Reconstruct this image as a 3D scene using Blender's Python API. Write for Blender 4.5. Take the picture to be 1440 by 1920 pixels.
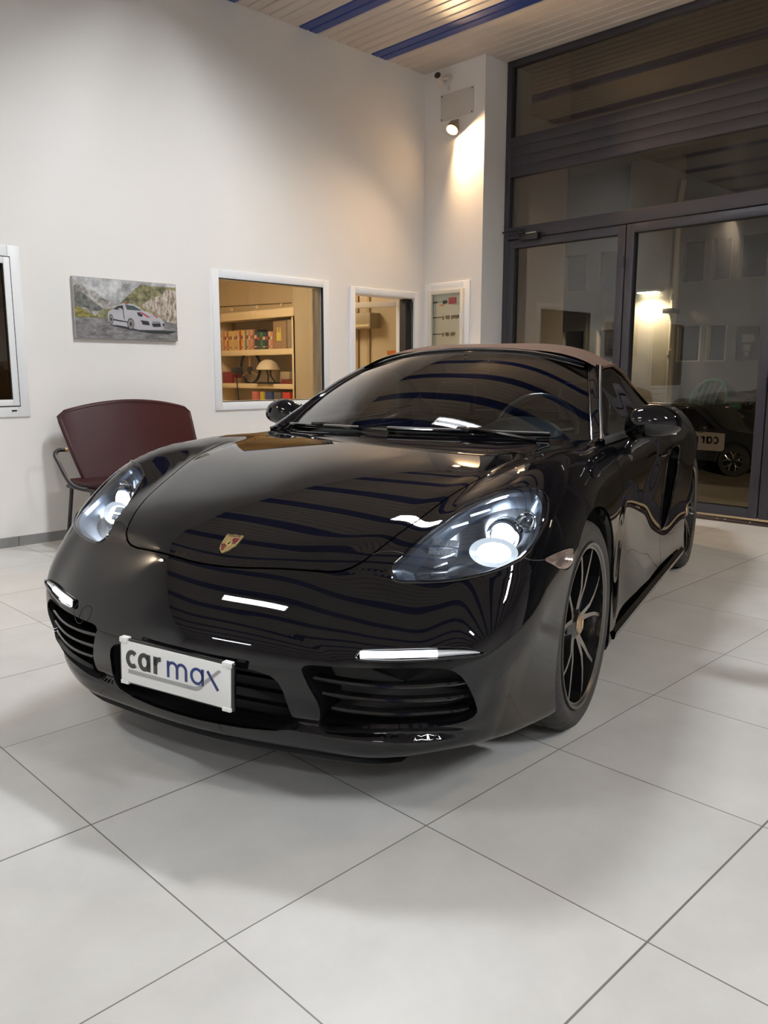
import bpy, math, random
import numpy as np
from mathutils import Vector, Matrix
PI=math.pi
random.seed(4)
for o in list(bpy.data.objects): bpy.data.objects.remove(o)
SC=bpy.context.scene; COL=SC.collection
# ------------------------------------------------------------------ camera, world, exposure
cam=bpy.data.cameras.new('camera'); camo=bpy.data.objects.new('camera',cam); COL.objects.link(camo)
cam.sensor_fit='VERTICAL'; cam.sensor_height=24.0; cam.lens=1522.0/1920.0*24.0; cam.clip_start=.05; cam.clip_end=200
CP=Vector((-.8055,-1.8666,1.12608)); pt,yw=.1689,.781
fwd=Vector((math.sin(yw)*math.cos(pt),math.cos(yw)*math.cos(pt),-math.sin(pt)))
camo.location=CP; camo.rotation_euler=fwd.to_track_quat('-Z','Y').to_euler()
SC.camera=camo
W=bpy.data.worlds.new('night'); SC.world=W; W.use_nodes=True
W.node_tree.nodes['Background'].inputs[0].default_value=(.030,.026,.030,1); W.node_tree.nodes['Background'].inputs[1].default_value=.35
SC.view_settings.view_transform='Standard'; SC.view_settings.look='None'; SC.view_settings.exposure=0.0; SC.view_settings.gamma=1.0
try: SC.view_settings.use_curve_mapping=False
except Exception: pass
STRIP_E=405.0      # ceiling fluorescent tubes
SPOT_W=210.0       # warm halogen flood on the pillar
# ------------------------------------------------------------------ materials
MATS={}
def mat(name,col=(.5,.5,.5),rough=.5,metal=0,spec=.5,coat=0,emit=None,es=0,bump=0,bs=40,var=0,vs=6,trans=0,ior=1.5,sheen=0,coatr=.03):
    if name in MATS: return MATS[name]
    m=bpy.data.materials.new(name); m.use_nodes=True; nt=m.node_tree; b=nt.nodes['Principled BSDF']
    b.inputs['Base Color'].default_value=(*col,1); b.inputs['Roughness'].default_value=rough; b.inputs['Metallic'].default_value=metal
    b.inputs['Specular IOR Level'].default_value=spec; b.inputs['Coat Weight'].default_value=coat; b.inputs['Coat Roughness'].default_value=coatr
    b.inputs['Transmission Weight'].default_value=trans; b.inputs['IOR'].default_value=ior
    if sheen: b.inputs['Sheen Weight'].default_value=sheen
    if emit: b.inputs['Emission Color'].default_value=(*emit,1); b.inputs['Emission Strength'].default_value=es
    if bump or var:
        tc=nt.nodes.new('ShaderNodeTexCoord')
        if bump:
            n=nt.nodes.new('ShaderNodeTexNoise'); n.inputs['Scale'].default_value=bs; n.inputs['Detail'].default_value=4; nt.links.new(tc.outputs['Object'],n.inputs['Vector'])
            bp=nt.nodes.new('ShaderNodeBump'); bp.inputs['Strength'].default_value=bump; bp.inputs['Distance'].default_value=.01
            nt.links.new(n.outputs['Fac'],bp.inputs['Height']); nt.links.new(bp.outputs['Normal'],b.inputs['Normal'])
        if var:
            n=nt.nodes.new('ShaderNodeTexNoise'); n.inputs['Scale'].default_value=vs; n.inputs['Detail'].default_value=5; nt.links.new(tc.outputs['Object'],n.inputs['Vector'])
            r=nt.nodes.new('ShaderNodeValToRGB'); r.color_ramp.elements[0].position=.3; r.color_ramp.elements[1].position=.7
            r.color_ramp.elements[0].color=tuple(c*(1-var) for c in col)+(1,); r.color_ramp.elements[1].color=tuple(min(1,c*(1+var)) for c in col)+(1,)
            nt.links.new(n.outputs['Fac'],r.inputs['Fac']); nt.links.new(r.outputs['Color'],b.inputs['Base Color'])
    MATS[name]=m; return m
def glassmat(name,tint=(1,1,1),ior=1.5,rough=.0,extra=0.0,mult=1.7):
    """thin pane: clear or tinted see-through with mirror reflection after Fresnel"""
    if name in MATS: return MATS[name]
    m=bpy.data.materials.new(name); m.use_nodes=True; nt=m.node_tree; nt.nodes.clear()
    o=nt.nodes.new('ShaderNodeOutputMaterial'); mx=nt.nodes.new('ShaderNodeMixShader'); t=nt.nodes.new('ShaderNodeBsdfTransparent'); g=nt.nodes.new('ShaderNodeBsdfGlossy'); f=nt.nodes.new('ShaderNodeFresnel')
    t.inputs[0].default_value=(*tint,1); g.inputs['Roughness'].default_value=rough; f.inputs[0].default_value=ior
    ma=nt.nodes.new('ShaderNodeMath'); ma.operation='MULTIPLY_ADD'; ma.inputs[1].default_value=mult; ma.inputs[2].default_value=extra; ma.use_clamp=True
    nt.links.new(f.outputs[0],ma.inputs[0]); nt.links.new(ma.outputs[0],mx.inputs[0]); nt.links.new(t.outputs[0],mx.inputs[1]); nt.links.new(g.outputs[0],mx.inputs[2]); nt.links.new(mx.outputs[0],o.inputs[0])
    MATS[name]=m; return m
# ------------------------------------------------------------------ mesh builder
class MB:
    def __init__(s): s.v=[];s.f=[];s.m=[];s.mi=0;s.X=None
    def add(s,V,Fc):
        n=len(s.v)
        for p in V:
            p=Vector(p)
            if s.X is not None: p=s.X@p
            s.v.append(tuple(p))
        for f in Fc: s.f.append(tuple(i+n for i in f)); s.m.append(s.mi)
        return s
    def box(s,a,b,bev=0):
        x0,x1=sorted((a[0],b[0]));y0,y1=sorted((a[1],b[1]));z0,z1=sorted((a[2],b[2]))
        if bev<=0:
            V=[(x,y,z) for x in(x0,x1) for y in(y0,y1) for z in(z0,z1)]
            return s.add(V,[(0,1,3,2),(4,6,7,5),(0,4,5,1),(2,3,7,6),(0,2,6,4),(1,5,7,3)])
        e=min(bev,(x1-x0)/2.01,(y1-y0)/2.01,(z1-z0)/2.01)
        import bmesh
        bm=bmesh.new(); bmesh.ops.create_cube(bm,size=1)
        for v in bm.verts: v.co=((x0+x1)/2+v.co.x*(x1-x0),(y0+y1)/2+v.co.y*(y1-y0),(z0+z1)/2+v.co.z*(z1-z0))
        bmesh.ops.bevel(bm,geom=list(bm.edges),offset=e,segments=2,profile=.5,affect='EDGES')
        bm.verts.ensure_lookup_table(); s.add([v.co.copy() for v in bm.verts],[[v.index for v in f.verts] for f in bm.faces]); bm.free(); return s
    def tube(s,P,r,n=10,cap=True,closed=False):
        P=[Vector(p) for p in P]; R=r if isinstance(r,(list,tuple)) else [r]*len(P); V=[];Fc=[]; up=None
        for i,p in enumerate(P):
            if closed: t=(P[(i+1)%len(P)]-P[i-1]).normalized()
            else: t=(P[min(i+1,len(P)-1)]-P[max(i-1,0)]).normalized()
            if up is None: up=Vector((0,0,1)) if abs(t.z)<.9 else Vector((1,0,0))
            a=t.cross(up).normalized(); b=a.cross(t).normalized(); up=b
            for k in range(n):
                w=2*PI*k/n; V.append(p+(a*math.cos(w)+b*math.sin(w))*R[i])
        m=len(P)
        for i in range(m if closed else m-1):
            for k in range(n):
                j=(i+1)%m; Fc.append((i*n+k,i*n+(k+1)%n,j*n+(k+1)%n,j*n+k))
        if cap and not closed: Fc.append(tuple(range(n))[::-1]); Fc.append(tuple((m-1)*n+k for k in range(n)))
        return s.add(V,Fc)
    def lathe(s,prof,n=32,axis='z',c=(0,0,0),a0=0,a1=2*PI,close=False):
        full=abs(a1-a0-2*PI)<1e-6; N=n if full else n+1; V=[]; 
        for k in range(N):
            w=a0+(a1-a0)*k/n; cs,sn=math.cos(w),math.sin(w)
            for r,h in prof:
                if axis=='z': q=(r*cs,r*sn,h)
                elif axis=='y': q=(r*cs,h,r*sn)
                else: q=(h,r*cs,r*sn)
                V.append((q[0]+c[0],q[1]+c[1],q[2]+c[2]))
        m=len(prof);Fc=[]
        for k in range(n):
            j=(k+1)%N
            for i in range(m if close else m-1):
                i2=(i+1)%m
                Fc.append((k*m+i,j*m+i,j*m+i2,k*m+i2))
        return s.add(V,Fc)
    def prism(s,poly,off,cap=True):
        """poly: 3d points; off: extrusion vector"""
        n=len(poly); off=Vector(off); V=[Vector(p) for p in poly]+[Vector(p)+off for p in poly]
        Fc=[(i,(i+1)%n,n+(i+1)%n,n+i) for i in range(n)]
        if cap: Fc+= [tuple(range(n))[::-1],tuple(range(n,2*n))]
        return s.add(V,Fc)
    def sphere(s,c,r,n=16,m=10,sc=(1,1,1)):
        V=[];Fc=[]
        for i in range(m+1):
            ph=PI*i/m
            for k in range(n):
                w=2*PI*k/n; V.append((c[0]+r*sc[0]*math.sin(ph)*math.cos(w),c[1]+r*sc[1]*math.sin(ph)*math.sin(w),c[2]+r*sc[2]*math.cos(ph)))
        for i in range(m):
            for k in range(n): Fc.append((i*n+k,(i+1)*n+k,(i+1)*n+(k+1)%n,i*n+(k+1)%n))
        return s.add(V,Fc)
    def grid(s,G,flip=False):
        nu=len(G);nv=len(G[0]);V=[p for r in G for p in r];Fc=[]
        for i in range(nu-1):
            for j in range(nv-1):
                q=(i*nv+j,(i+1)*nv+j,(i+1)*nv+j+1,i*nv+j+1); Fc.append(q[::-1] if flip else q)
        return s.add(V,Fc)
    def slab(s,G,off):
        """grid with thickness: off is a function(p)->Vector or a Vector"""
        H=[[Vector(p)+(off(Vector(p)) if callable(off) else Vector(off)) for p in r] for r in G]
        s.grid(G); s.grid(H,True); nu=len(G);nv=len(G[0])
        loop=[(i,0) for i in range(nu)]+[(nu-1,j) for j in range(1,nv)]+[(i,nv-1) for i in range(nu-2,-1,-1)]+[(0,j) for j in range(nv-2,0,-1)]
        V=[G[a][b] for a,b in loop]+[H[a][b] for a,b in loop]; n=len(loop)
        return s.add(V,[(i,(i+1)%n,n+(i+1)%n,n+i) for i in range(n)])
    def build(s,name,mats,parent=None,smooth=True,ang=35,loc=None):
        me=bpy.data.meshes.new(name); me.from_pydata(s.v,[],s.f)
        if not isinstance(mats,(list,tuple)): mats=[mats]
        for m in mats: me.materials.append(m)
        me.polygons.foreach_set('material_index',s.m)
        if smooth:
            me.polygons.foreach_set('use_smooth',[True]*len(me.polygons))
            me.update(); 
            try: me.set_sharp_from_angle(angle=math.radians(ang))
            except Exception: pass
        me.update(); o=bpy.data.objects.new(name,me); COL.objects.link(o)
        if loc is not None: o.location=loc
        if parent is not None: o.parent=parent
        return o
def tag(o,label=None,cat=None,group=None,kind=None):
    if label: o['label']=label
    if cat: o['category']=cat
    if group: o['group']=group
    if kind: o['kind']=kind
    return o
def empty(name,loc,label,cat,rz=0,group=None):
    o=bpy.data.objects.new(name,None); COL.objects.link(o); o.location=loc; o.rotation_euler=(0,0,rz); o.empty_display_size=.1
    return tag(o,label,cat,group)
def struct(name,mb,m,parent=None,smooth=False):
    o=mb.build(name,m,parent,smooth)
    if parent is None: o['kind']='structure'
    return o
def bx(name,a,b,m,parent=None,bev=0): return MB().box(a,b,bev).build(name,m,parent,smooth=bev>0)
def copy_tree(o,parent=None):
    c=o.copy(); COL.objects.link(c)
    if parent is not None: c.parent=parent
    for ch in [x for x in bpy.data.objects if x.parent==o]: copy_tree(ch,c)
    return c
# ------------------------------------------------------------------ room
T=.6; YW=3.578; XP=5.121; XG=5.46; ZC=3.835; XB=-8.4; YB=-9.6
wallm=mat('white plaster',(.80,.775,.75),.62,bump=.10,bs=6,var=.015,vs=1.2)
whitepvc=mat('white window frame',(.80,.81,.83),.35)
# floor
def floor_mat():
    m=bpy.data.materials.new('greige porcelain tiles'); m.use_nodes=True; nt=m.node_tree; b=nt.nodes['Principled BSDF']; L=nt.links.new
    tc=nt.nodes.new('ShaderNodeTexCoord'); sp=nt.nodes.new('ShaderNodeSeparateXYZ'); L(tc.outputs['Object'],sp.inputs[0])
    def M(op,a,bb=None,c=None):
        n=nt.nodes.new('ShaderNodeMath'); n.operation=op
        for i,q in enumerate((a,bb,c)):
            if q is None: continue
            if isinstance(q,(int,float)): n.inputs[i].default_value=q
            else: L(q,n.inputs[i])
        return n.outputs[0]
    def line(c,w,off=0):
        u=M('DIVIDE',M('ADD',c,off+60*T),T); fr=M('FRACT',u); d=M('MINIMUM',fr,M('SUBTRACT',1.0,fr)); return M('LESS_THAN',d,w)
    lx=line(sp.outputs[0],.0030); ly=line(sp.outputs[1],.0028)
    # every second joint along the room is a little wider
    u=M('DIVIDE',M('ADD',sp.outputs[1],60*T),2*T); fr=M('FRACT',u); d=M('MINIMUM',fr,M('SUBTRACT',1.0,fr)); ly2=M('LESS_THAN',d,.0021)
    g=M('MAXIMUM',M('MAXIMUM',lx,ly),ly2)
    fx=M('FLOOR',M('DIVIDE',M('ADD',sp.outputs[0],60*T),T)); fy=M('FLOOR',M('DIVIDE',M('ADD',sp.outputs[1],60*T),T))
    cb=nt.nodes.new('ShaderNodeCombineXYZ'); L(fx,cb.inputs[0]); L(fy,cb.inputs[1]); wn=nt.nodes.new('ShaderNodeTexWhiteNoise'); L(cb.outputs[0],wn.inputs['Vector'])
    no=nt.nodes.new('ShaderNodeTexNoise'); no.inputs['Scale'].default_value=3.2; no.inputs['Detail'].default_value=8; no.inputs['Roughness'].default_value=.62
    ad=nt.nodes.new('ShaderNodeVectorMath'); ad.operation='MULTIPLY_ADD'; L(wn.outputs['Color'],ad.inputs[0]); ad.inputs[1].default_value=(9,9,9); L(tc.outputs['Object'],ad.inputs[2]); L(ad.outputs[0],no.inputs['Vector'])
    r=nt.nodes.new('ShaderNodeValToRGB'); e=r.color_ramp.elements; e[0].position=.32; e[0].color=(.475,.465,.445,1); e[1].position=.7; e[1].color=(.56,.55,.53,1); L(no.outputs['Fac'],r.inputs['Fac'])
    mx=nt.nodes.new('ShaderNodeMix'); mx.data_type='RGBA'; L(g,mx.inputs['Factor']); L(r.outputs['Color'],mx.inputs['A']); mx.inputs['B'].default_value=(.14,.13,.12,1); L(mx.outputs['Result'],b.inputs['Base Color'])
    n2=nt.nodes.new('ShaderNodeTexNoise'); n2.inputs['Scale'].default_value=60; n2.inputs['Detail'].default_value=4; L(tc.outputs['Object'],n2.inputs['Vector'])
    bp=nt.nodes.new('ShaderNodeBump'); bp.inputs['Strength'].default_value=.12; bp.inputs['Distance'].default_value=.004; hh=M('SUBTRACT',M('MULTIPLY',n2.outputs['Fac'],.25),g); L(hh,bp.inputs['Height']); L(bp.outputs['Normal'],b.inputs['Normal'])
    rr=M('ADD',M('MULTIPLY',no.outputs['Fac'],.14),.33); L(rr,b.inputs['Roughness']); b.inputs['Specular IOR Level'].default_value=.45
    return m
fm=floor_mat()
struct('floor',MB().box((XB,YB,-.05),(XG,YW,0)),fm)
# ceiling of metal slats, two blue ones after every six white ones
sw=mat('cream lacquered slat',(.53,.47,.42),.42,spec=.4); sb=mat('blue lacquered slat',(.012,.036,.20),.3,spec=.5); sd=mat('dark joint',(.05,.045,.04),.8)
mb=MB(); mb.mi=2; mb.box((XB,YB,ZC+.02),(XG+.02,YW,ZC+.08))
k=0; x=4.632
while x<XG: x+=.0995
x0=4.433; i=-140
while True:
    xa=x0+i*.0995
    if xa>XG-.02: break
    if xa>XB:
        mb.mi=1 if (i%8 in (0,1) and i<3) else 0
        y0,y1=YB,YW; g=.0045; e=.007
        pr=[(xa+g,ZC+.02),(xa+g,ZC+e),(xa+g+e,ZC),(min(xa+.0995,XG)-g-e,ZC),(min(xa+.0995,XG)-g,ZC+e),(min(xa+.0995,XG)-g,ZC+.02)]
        mb.prism([(a,y0,b) for a,b in pr],(0,y1-y0,0))
    i+=1
struct('ceiling',mb,[sw,sb,sd])
# left wall with three openings (the partly seen window, the office window, the open casement)
WIN=[(.25,1.275,.91,1.86),(2.80,3.855,.91,1.85),(4.222,4.985,.55,1.825)]
def wall_x(x0,x1,z0,z1,ya,yb,holes):
    mb=MB(); xs=sorted(holes); cur=x0
    for (a,b,c,d) in xs:
        mb.box((cur,ya,z0),(a,yb,z1)); mb.box((a,ya,z0),(b,yb,c)); mb.box((a,ya,d),(b,yb,z1)); cur=b
    mb.box((cur,ya,z0),(x1,yb,z1)); return mb
struct('wall_left',wall_x(XB,XP+.002,0,ZC+.05,YW,YW+.14,WIN),wallm)
# pillar wall on the right with its niche for the fuse cupboard, and the reveal that returns to the glass front
mb=MB(); a,b,c,d=3.10,3.47,1.05,1.862
mb.box((XP,2.868,0),(XP+.06,a,ZC+.05)); mb.box((XP,b,0),(XP+.06,YW,ZC+.05)); mb.box((XP,a,0),(XP+.06,b,c)); mb.box((XP,a,d),(XP+.06,b,ZC+.05)); mb.box((XP+.06,2.868,0),(5.62,YW,ZC+.05))
struct('wall_right',mb,wallm)
struct('wall_back',MB().box((XB-.1,YB,0),(XB,YW,ZC+.05)),wallm)
struct('wall_rear',MB().box((XB,YB-.1,0),(XG,YB,ZC+.05)),wallm)
struct('wall_front',MB().box((XG,YB,0),(XG+.12,-6.2,ZC+.05)),wallm)
bbm=mat('grey skirting tile',(.24,.235,.23),.45,var=.06,vs=5)
mb=MB(); x=-8.4+.0
xx=1.182-.6*16
while xx<XP:
    mb.box((max(xx+.002,XB),YW-.01,0),(min(xx+.598,XP),YW,.066)); xx+=.6
struct('baseboard_left',mb,bbm)
struct('baseboard_right',MB().box((XP-.01,2.868,0),(XP,YW-.01,.066)),bbm)
# window 1 (left edge of the picture)
def frame(mb,x0,x1,z0,z1,w,ya,yb,bev=.004):
    mb.box((x0,ya,z0),(x0+w,yb,z1),bev); mb.box((x1-w,ya,z0),(x1,yb,z1),bev); mb.box((x0+w,ya,z0),(x1-w,yb,z0+w),bev); mb.box((x0+w,ya,z1-w),(x1-w,yb,z1),bev)
pane=glassmat('clear pane',(.93,.93,.90)); darkpane=glassmat('tinted pane',(.42,.38,.32),extra=.02)
struct('window_1',(lambda m:(frame(m,.19,1.32,.85,1.92,.075,YW-.012,YW+.1),m)[1])(MB()),whitepvc,smooth=True)
w1=bpy.data.objects['window_1']
m=MB(); frame(m,.262,1.252,.921,1.848,.04,YW-.022,YW+.03); m.build('sash',whitepvc,w1)
gk=mat('black rubber gasket',(.012,.012,.012),.6)
m=MB(); frame(m,.256,1.258,.915,1.854,.006,YW-.014,YW-.010,0); frame(m,.30,1.214,.958,1.811,.005,YW-.016,YW-.008,0); m.build('gasket',gk,w1)
bx('pane',(.302,YW+.0,.96),(1.212,YW+.006,1.81),darkpane,w1)
bx('drain_cap',(1.20,YW-.016,.885),(1.232,YW-.011,.895),gk,w1)
# what lies behind window 1: a dim room
brownw=mat('dim beige wall',(.33,.29,.24),.7)
struct('trim_1',MB().box((.0,5.1,0),(2.5,5.15,2.6)).box((.0,YW+.14,-.02),(2.5,5.1,.0)).box((0,YW+.14,2.6),(2.5,5.15,2.65)),brownw)
# window 2 (office)
struct('window_2',(lambda m:(frame(m,2.742,3.915,.843,1.91,.062,YW-.014,YW+.1),m)[1])(MB()),whitepvc,smooth=True)
w2=bpy.data.objects['window_2']
m=MB(); frame(m,2.803,3.853,.905,1.850,.006,YW-.008,YW+.02,0); m.build('gasket',gk,w2)
bx('pane',(2.806,YW+.03,.908),(3.850,YW+.036,1.846),pane,w2)
# window 3 (open casement)
struct('window_3',(lambda m:(frame(m,4.165,5.05,.49,1.885,.058,YW-.014,YW+.1),m)[1])(MB()),whitepvc,smooth=True)
w3=bpy.data.objects['window_3']
hx,hy=4.945,YW+.105; sa=math.radians(107); sash=Matrix.Translation((hx,hy,0))@Matrix.Rotation(sa,4,'Z')
m=MB(); m.X=sash; frame(m,0,.71,.56,1.815,.055,-.028,.028); m.build('sash',mat('cream sash',(.80,.78,.74),.4),w3)
m=MB(); m.X=sash; m.box((.05,-.003,.61),(.66,.003,1.765)); m.build('pane',pane,w3)
m=MB(); m.box((4.90,YW+.02,.6),(4.985,YW+.10,1.82)); m.tube([(4.972,YW-.002,.6),(4.972,YW-.002,1.8)],.005); m.tube([(4.95,YW+.0,1.72),(4.95,YW+.0,1.80)],.012); m.build('hinge_gear',gk,w3)
# ------------------------------------------------------------------ fuse cupboard window on the pillar wall
cab=empty('fuse_cabinet',(XP,3.25,1.05),'white framed glass door fuse cabinet on the pillar wall','cabinet')
def rel(o): 
    o.location=-cab.location; o.parent=cab; return o
crm=mat('off white panel',(.74,.73,.68),.5); brk=mat('dark breaker',(.03,.032,.035),.4); redm=mat('red breaker cover',(.55,.03,.05),.4)
def yframe(mb,y0,y1,z0,z1,w,xa,xb,bev=.004):
    mb.box((xa,y0,z0),(xb,y0+w,z1),bev); mb.box((xa,y1-w,z0),(xb,y1,z1),bev); mb.box((xa,y0+w,z0),(xb,y1-w,z0+w),bev); mb.box((xa,y0+w,z1-w),(xb,y1-w,z1),bev)
m=MB(); yframe(m,2.995,3.545,1.0,1.965,.075,XP-.012,XP+.02); rel(m.build('outer_frame',whitepvc))
m=MB(); yframe(m,3.055,3.492,1.04,1.90,.04,XP-.03,XP+.012); rel(m.build('door_frame',mat('ivory frame',(.74,.70,.62),.4)))
m=MB(); m.box((XP+.012,3.09,1.06),(XP+.020,3.48,1.862)); 
for z in [1.30,1.50,1.60,1.70,1.745,1.79,1.40]: m.box((XP+.009,3.09,z),(XP+.012,3.48,z+.004))
rel(m.build('back_panel',crm,smooth=False))
for r,(z,n0) in enumerate([(1.78,0),(1.64,1),(1.485,2)]):
    def brick(nm,y0,y1,z0,z1,mm,d=.010): rel(bx(nm,(XP+.012-d,y0,z0),(XP+.012,y1,z1),mm))
    brick('cable_duct',3.335 if r else 3.40,3.455,z+.006,z+.016,brk)
    for q in range(13):
        ya=3.33-q*.0175
        if (r==0 and q>2) or (r==2 and q>8) or (q in (1,5) and r): continue
        brick('breaker',ya-.011,ya,z-.012+.004*(q%3),z+.024,brk)
    if r==0:
        brick('main_switch',3.17,3.255,z-.012,z+.045,redm,.011)
        for q in range(3): brick('indicator',3.36-q*.02,3.372-q*.02,z-.022,z-.012,redm)
rel(bx('pane',(XP-.006,3.10,1.08),(XP-.004,3.455,1.862),glassmat('cabinet glass',(.95,.96,.93),1.4,mult=.8)))
m=MB(); m.tube([(XP-.032,3.072,1.66),(XP-.05,3.072,1.66),(XP-.052,3.068,1.60),(XP-.05,3.066,1.55)],.006); m.box((XP-.034,3.062,1.63),(XP-.03,3.082,1.69)); rel(m.build('door_handle',whitepvc))
# access plate, camera, flood lamp on the pillar
ap=MB(); 
ap.box((XP-.006,2.99,3.385),(XP,3.375,3.61),.002); apo=ap.build('access_plate',mat('painted plate',(.62,.58,.54),.5)); tag(apo,'square painted access plate screwed high on the pillar wall','plate')
for (y,z) in [(3.01,3.40),(3.36,3.40),(3.01,3.595),(3.36,3.595)]:
    m=MB(); m.lathe([(0,-.003),(.006,-.002),(.007,0)],12,'x'); s=m.build('screw',mat('dark screw',(.1,.08,.07),.4,metal=1),apo); s.location=(XP-.006,y,z)
cc=empty('security_camera',(XP,3.28,3.73),'small white bullet security camera under the ceiling above the plate','camera')
wp=mat('white camera plastic',(.62,.58,.55),.4)
m=MB(); m.lathe([(0,-.03),(.035,-.03),(.04,0),(.0,0)],20,'x'); m.tube([(-.03,0,0),(-.07,.01,-.01),(-.075,.02,-.02)],.014); m.build('mount',wp,cc)
m=MB(); m.X=Matrix.Translation((-.09,.035,-.02))@Matrix.Rotation(math.radians(205),4,'Z')@Matrix.Rotation(math.radians(-14),4,'Y'); m.lathe([(0,-.06),(.026,-.058),(.03,-.05),(.03,.06),(.033,.062),(.033,.07),(.0,.07)],24,'x'); m.build('body',wp,cc)
m=MB(); m.X=Matrix.Translation((-.09,.035,-.02))@Matrix.Rotation(math.radians(205),4,'Z')@Matrix.Rotation(math.radians(-14),4,'Y'); m.lathe([(0,.074),(.02,.0735),(.028,.071),(.028,.069)],24,'x'); m.build('lens',mat('black lens',(.005,.005,.006),.08),cc)
m=MB(); m.box((-.02,-.012,-.10),(0,.012,-.055),.004); m.build('cable_clip',wp,cc)
def flood(name,loc,aim,label,watt,sz=.085,col=(1,.62,.30),es=60,group=None):
    L=empty(name,loc,label,'lamp',group=group)
    q=Vector(aim).normalized().to_track_quat('-Z','Y').to_matrix().to_4x4()
    mt=mat('grey lamp metal',(.35,.30,.25),.4,metal=.6)
    m=MB(); m.box((-.012,-.03,-.01),(.0,.03,.07),.004); m.build('bracket',mt,L)
    off=Vector((-.055,0,-.02))
    m=MB(); m.X=Matrix.Translation(off)@q; 
    n=24; m.lathe([(0,.075),(.03,.074),(.045,.06),(.052,.02),(.056,-.01),(.052,-.012),(.046,0),(.03,.03),(.0,.05)],n,'z'); m.build('housing',mt,L)
    em=mat('halogen '+name+str(watt),(1,1,1),.5,emit=col,es=es)
    m=MB(); m.X=Matrix.Translation(off)@q; m.box((-.032,-.022,-.006),(.032,.022,0),.004); m.build('bulb',em,L)
    return L,off
LAMPPOS=Vector((XP,3.19,3.30))
L,off=flood('flood_lamp',LAMPPOS,(-.62,-.12,-.78),'lit warm halogen flood lamp on the pillar wall below the plate',1,es=60)
ld=bpy.data.lights.new('flood_light','SPOT'); ld.energy=SPOT_W*1.0; ld.color=(1,.66,.36); ld.spot_size=math.radians(152); ld.spot_blend=.6; ld.shadow_soft_size=.03
lo=bpy.data.objects.new('flood_light',ld); COL.objects.link(lo); lo.parent=L; lo.location=off+Vector((-.62,-.30,-.72)).normalized()*.012; lo.rotation_euler=Vector((-.42,-.70,-.58)).to_track_quat('-Z','Y').to_euler()
# second flood, out of the frame to the left on the same wall
L2=empty('flood_lamp',(-1.2,YW,3.62),'warm flood lamp high on the left wall outside the frame','lamp')
mt=mat('grey lamp metal'); 
m=MB(); m.box((-.03,-.05,-.03),(.03,0,.03),.004); m.box((-.06,-.13,-.05),(.06,-.05,.03),.01); m.build('housing',mt,L2)
m=MB(); m.box((-.05,-.10,-.056),(.05,-.06,-.050)); m.build('bulb',mat('halogen2',(1,1,1),.5,emit=(1,.78,.55),es=90),L2)
ld=bpy.data.lights.new('flood_light','SPOT'); ld.energy=120; ld.color=(1,.80,.58); ld.spot_size=math.radians(140); ld.spot_blend=.5; ld.shadow_soft_size=.04
lo=bpy.data.objects.new('flood_light',ld); COL.objects.link(lo); lo.parent=L2; lo.location=(0,-.08,-.07); lo.rotation_euler=Vector((.2,-.5,-.9)).to_track_quat('-Z','Y').to_euler()
# third flood, out of the frame to the right, high on the glass front
L3=empty('flood_lamp',(5.42,-2.9,3.52),'warm flood lamp on the glass front outside the frame to the right','lamp')
m=MB(); m.box((-.03,-.03,-.03),(.0,.03,.03),.004); m.box((-.12,-.06,-.05),(-.03,.06,.03),.01); m.build('housing',mt,L3)
m=MB(); m.box((-.10,-.045,-.056),(-.05,.045,-.050)); m.build('bulb',mat('halogen2'),L3)
ld=bpy.data.lights.new('flood_light','SPOT'); ld.energy=270; ld.color=(1,.72,.42); ld.spot_size=math.radians(110); ld.spot_blend=.8; ld.shadow_soft_size=.05
lo=bpy.data.objects.new('flood_light',ld); COL.objects.link(lo); lo.parent=L3; lo.location=(-.08,0,-.075); lo.rotation_euler=Vector((-.55,.36,-1.0)).to_track_quat('-Z','Y').to_euler()
# ceiling strip lights: twin tubes
tubes=[mat('fluorescent tube %d'%i,(1,1,1),.4,emit=(.93,.97,1.0),es=STRIP_E*k) for i,k in enumerate((.50,1.50,1.75,.9,1.0,1.0))]; hous=mat('white light housing',(.7,.7,.7),.4)
SL=[(-2.05,.92),(2.25,1.25),(1.9,-4.7),(-2.05,-4.7),(-6.2,.92),(-6.2,-4.7)]
lbl=['seen mirrored in the middle of the black bumper','right above the black sports car','to the right of the camera','behind the camera','far behind the camera near the left wall','in the far back corner']
def strip(loc,lb,tube,H):
    L=empty('strip_light',loc,'twin tube ceiling strip light '+lb,'light',group='ceiling strip lights')
    m=MB(); m.box((-.10,-H,-.05),(.10,H,0),.004); m.box((-.10,-H,-.115),(-.094,H,-.05)); m.box((.094,-H,-.115),(.10,H,-.05)); m.box((-.10,-H,-.115),(.10,-H+.006,-.05)); m.box((-.10,H-.006,-.115),(.10,H,-.05)); m.box((-.003,-H,-.10),(.003,H,-.05)); m.build('housing',hous,L,smooth=False)
    for s in (-1,1):
        m=MB(); m.tube([(s*.055,-H+.03,-.068),(s*.055,H-.03,-.068)],.018,12); m.build('tube',tube,L)
    return L
for (x,y),lb,tb,H in zip(SL,lbl,tubes,(.62,.42,.62,.62,.62,.62)): strip((x,y,ZC),lb,tb,H)
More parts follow.
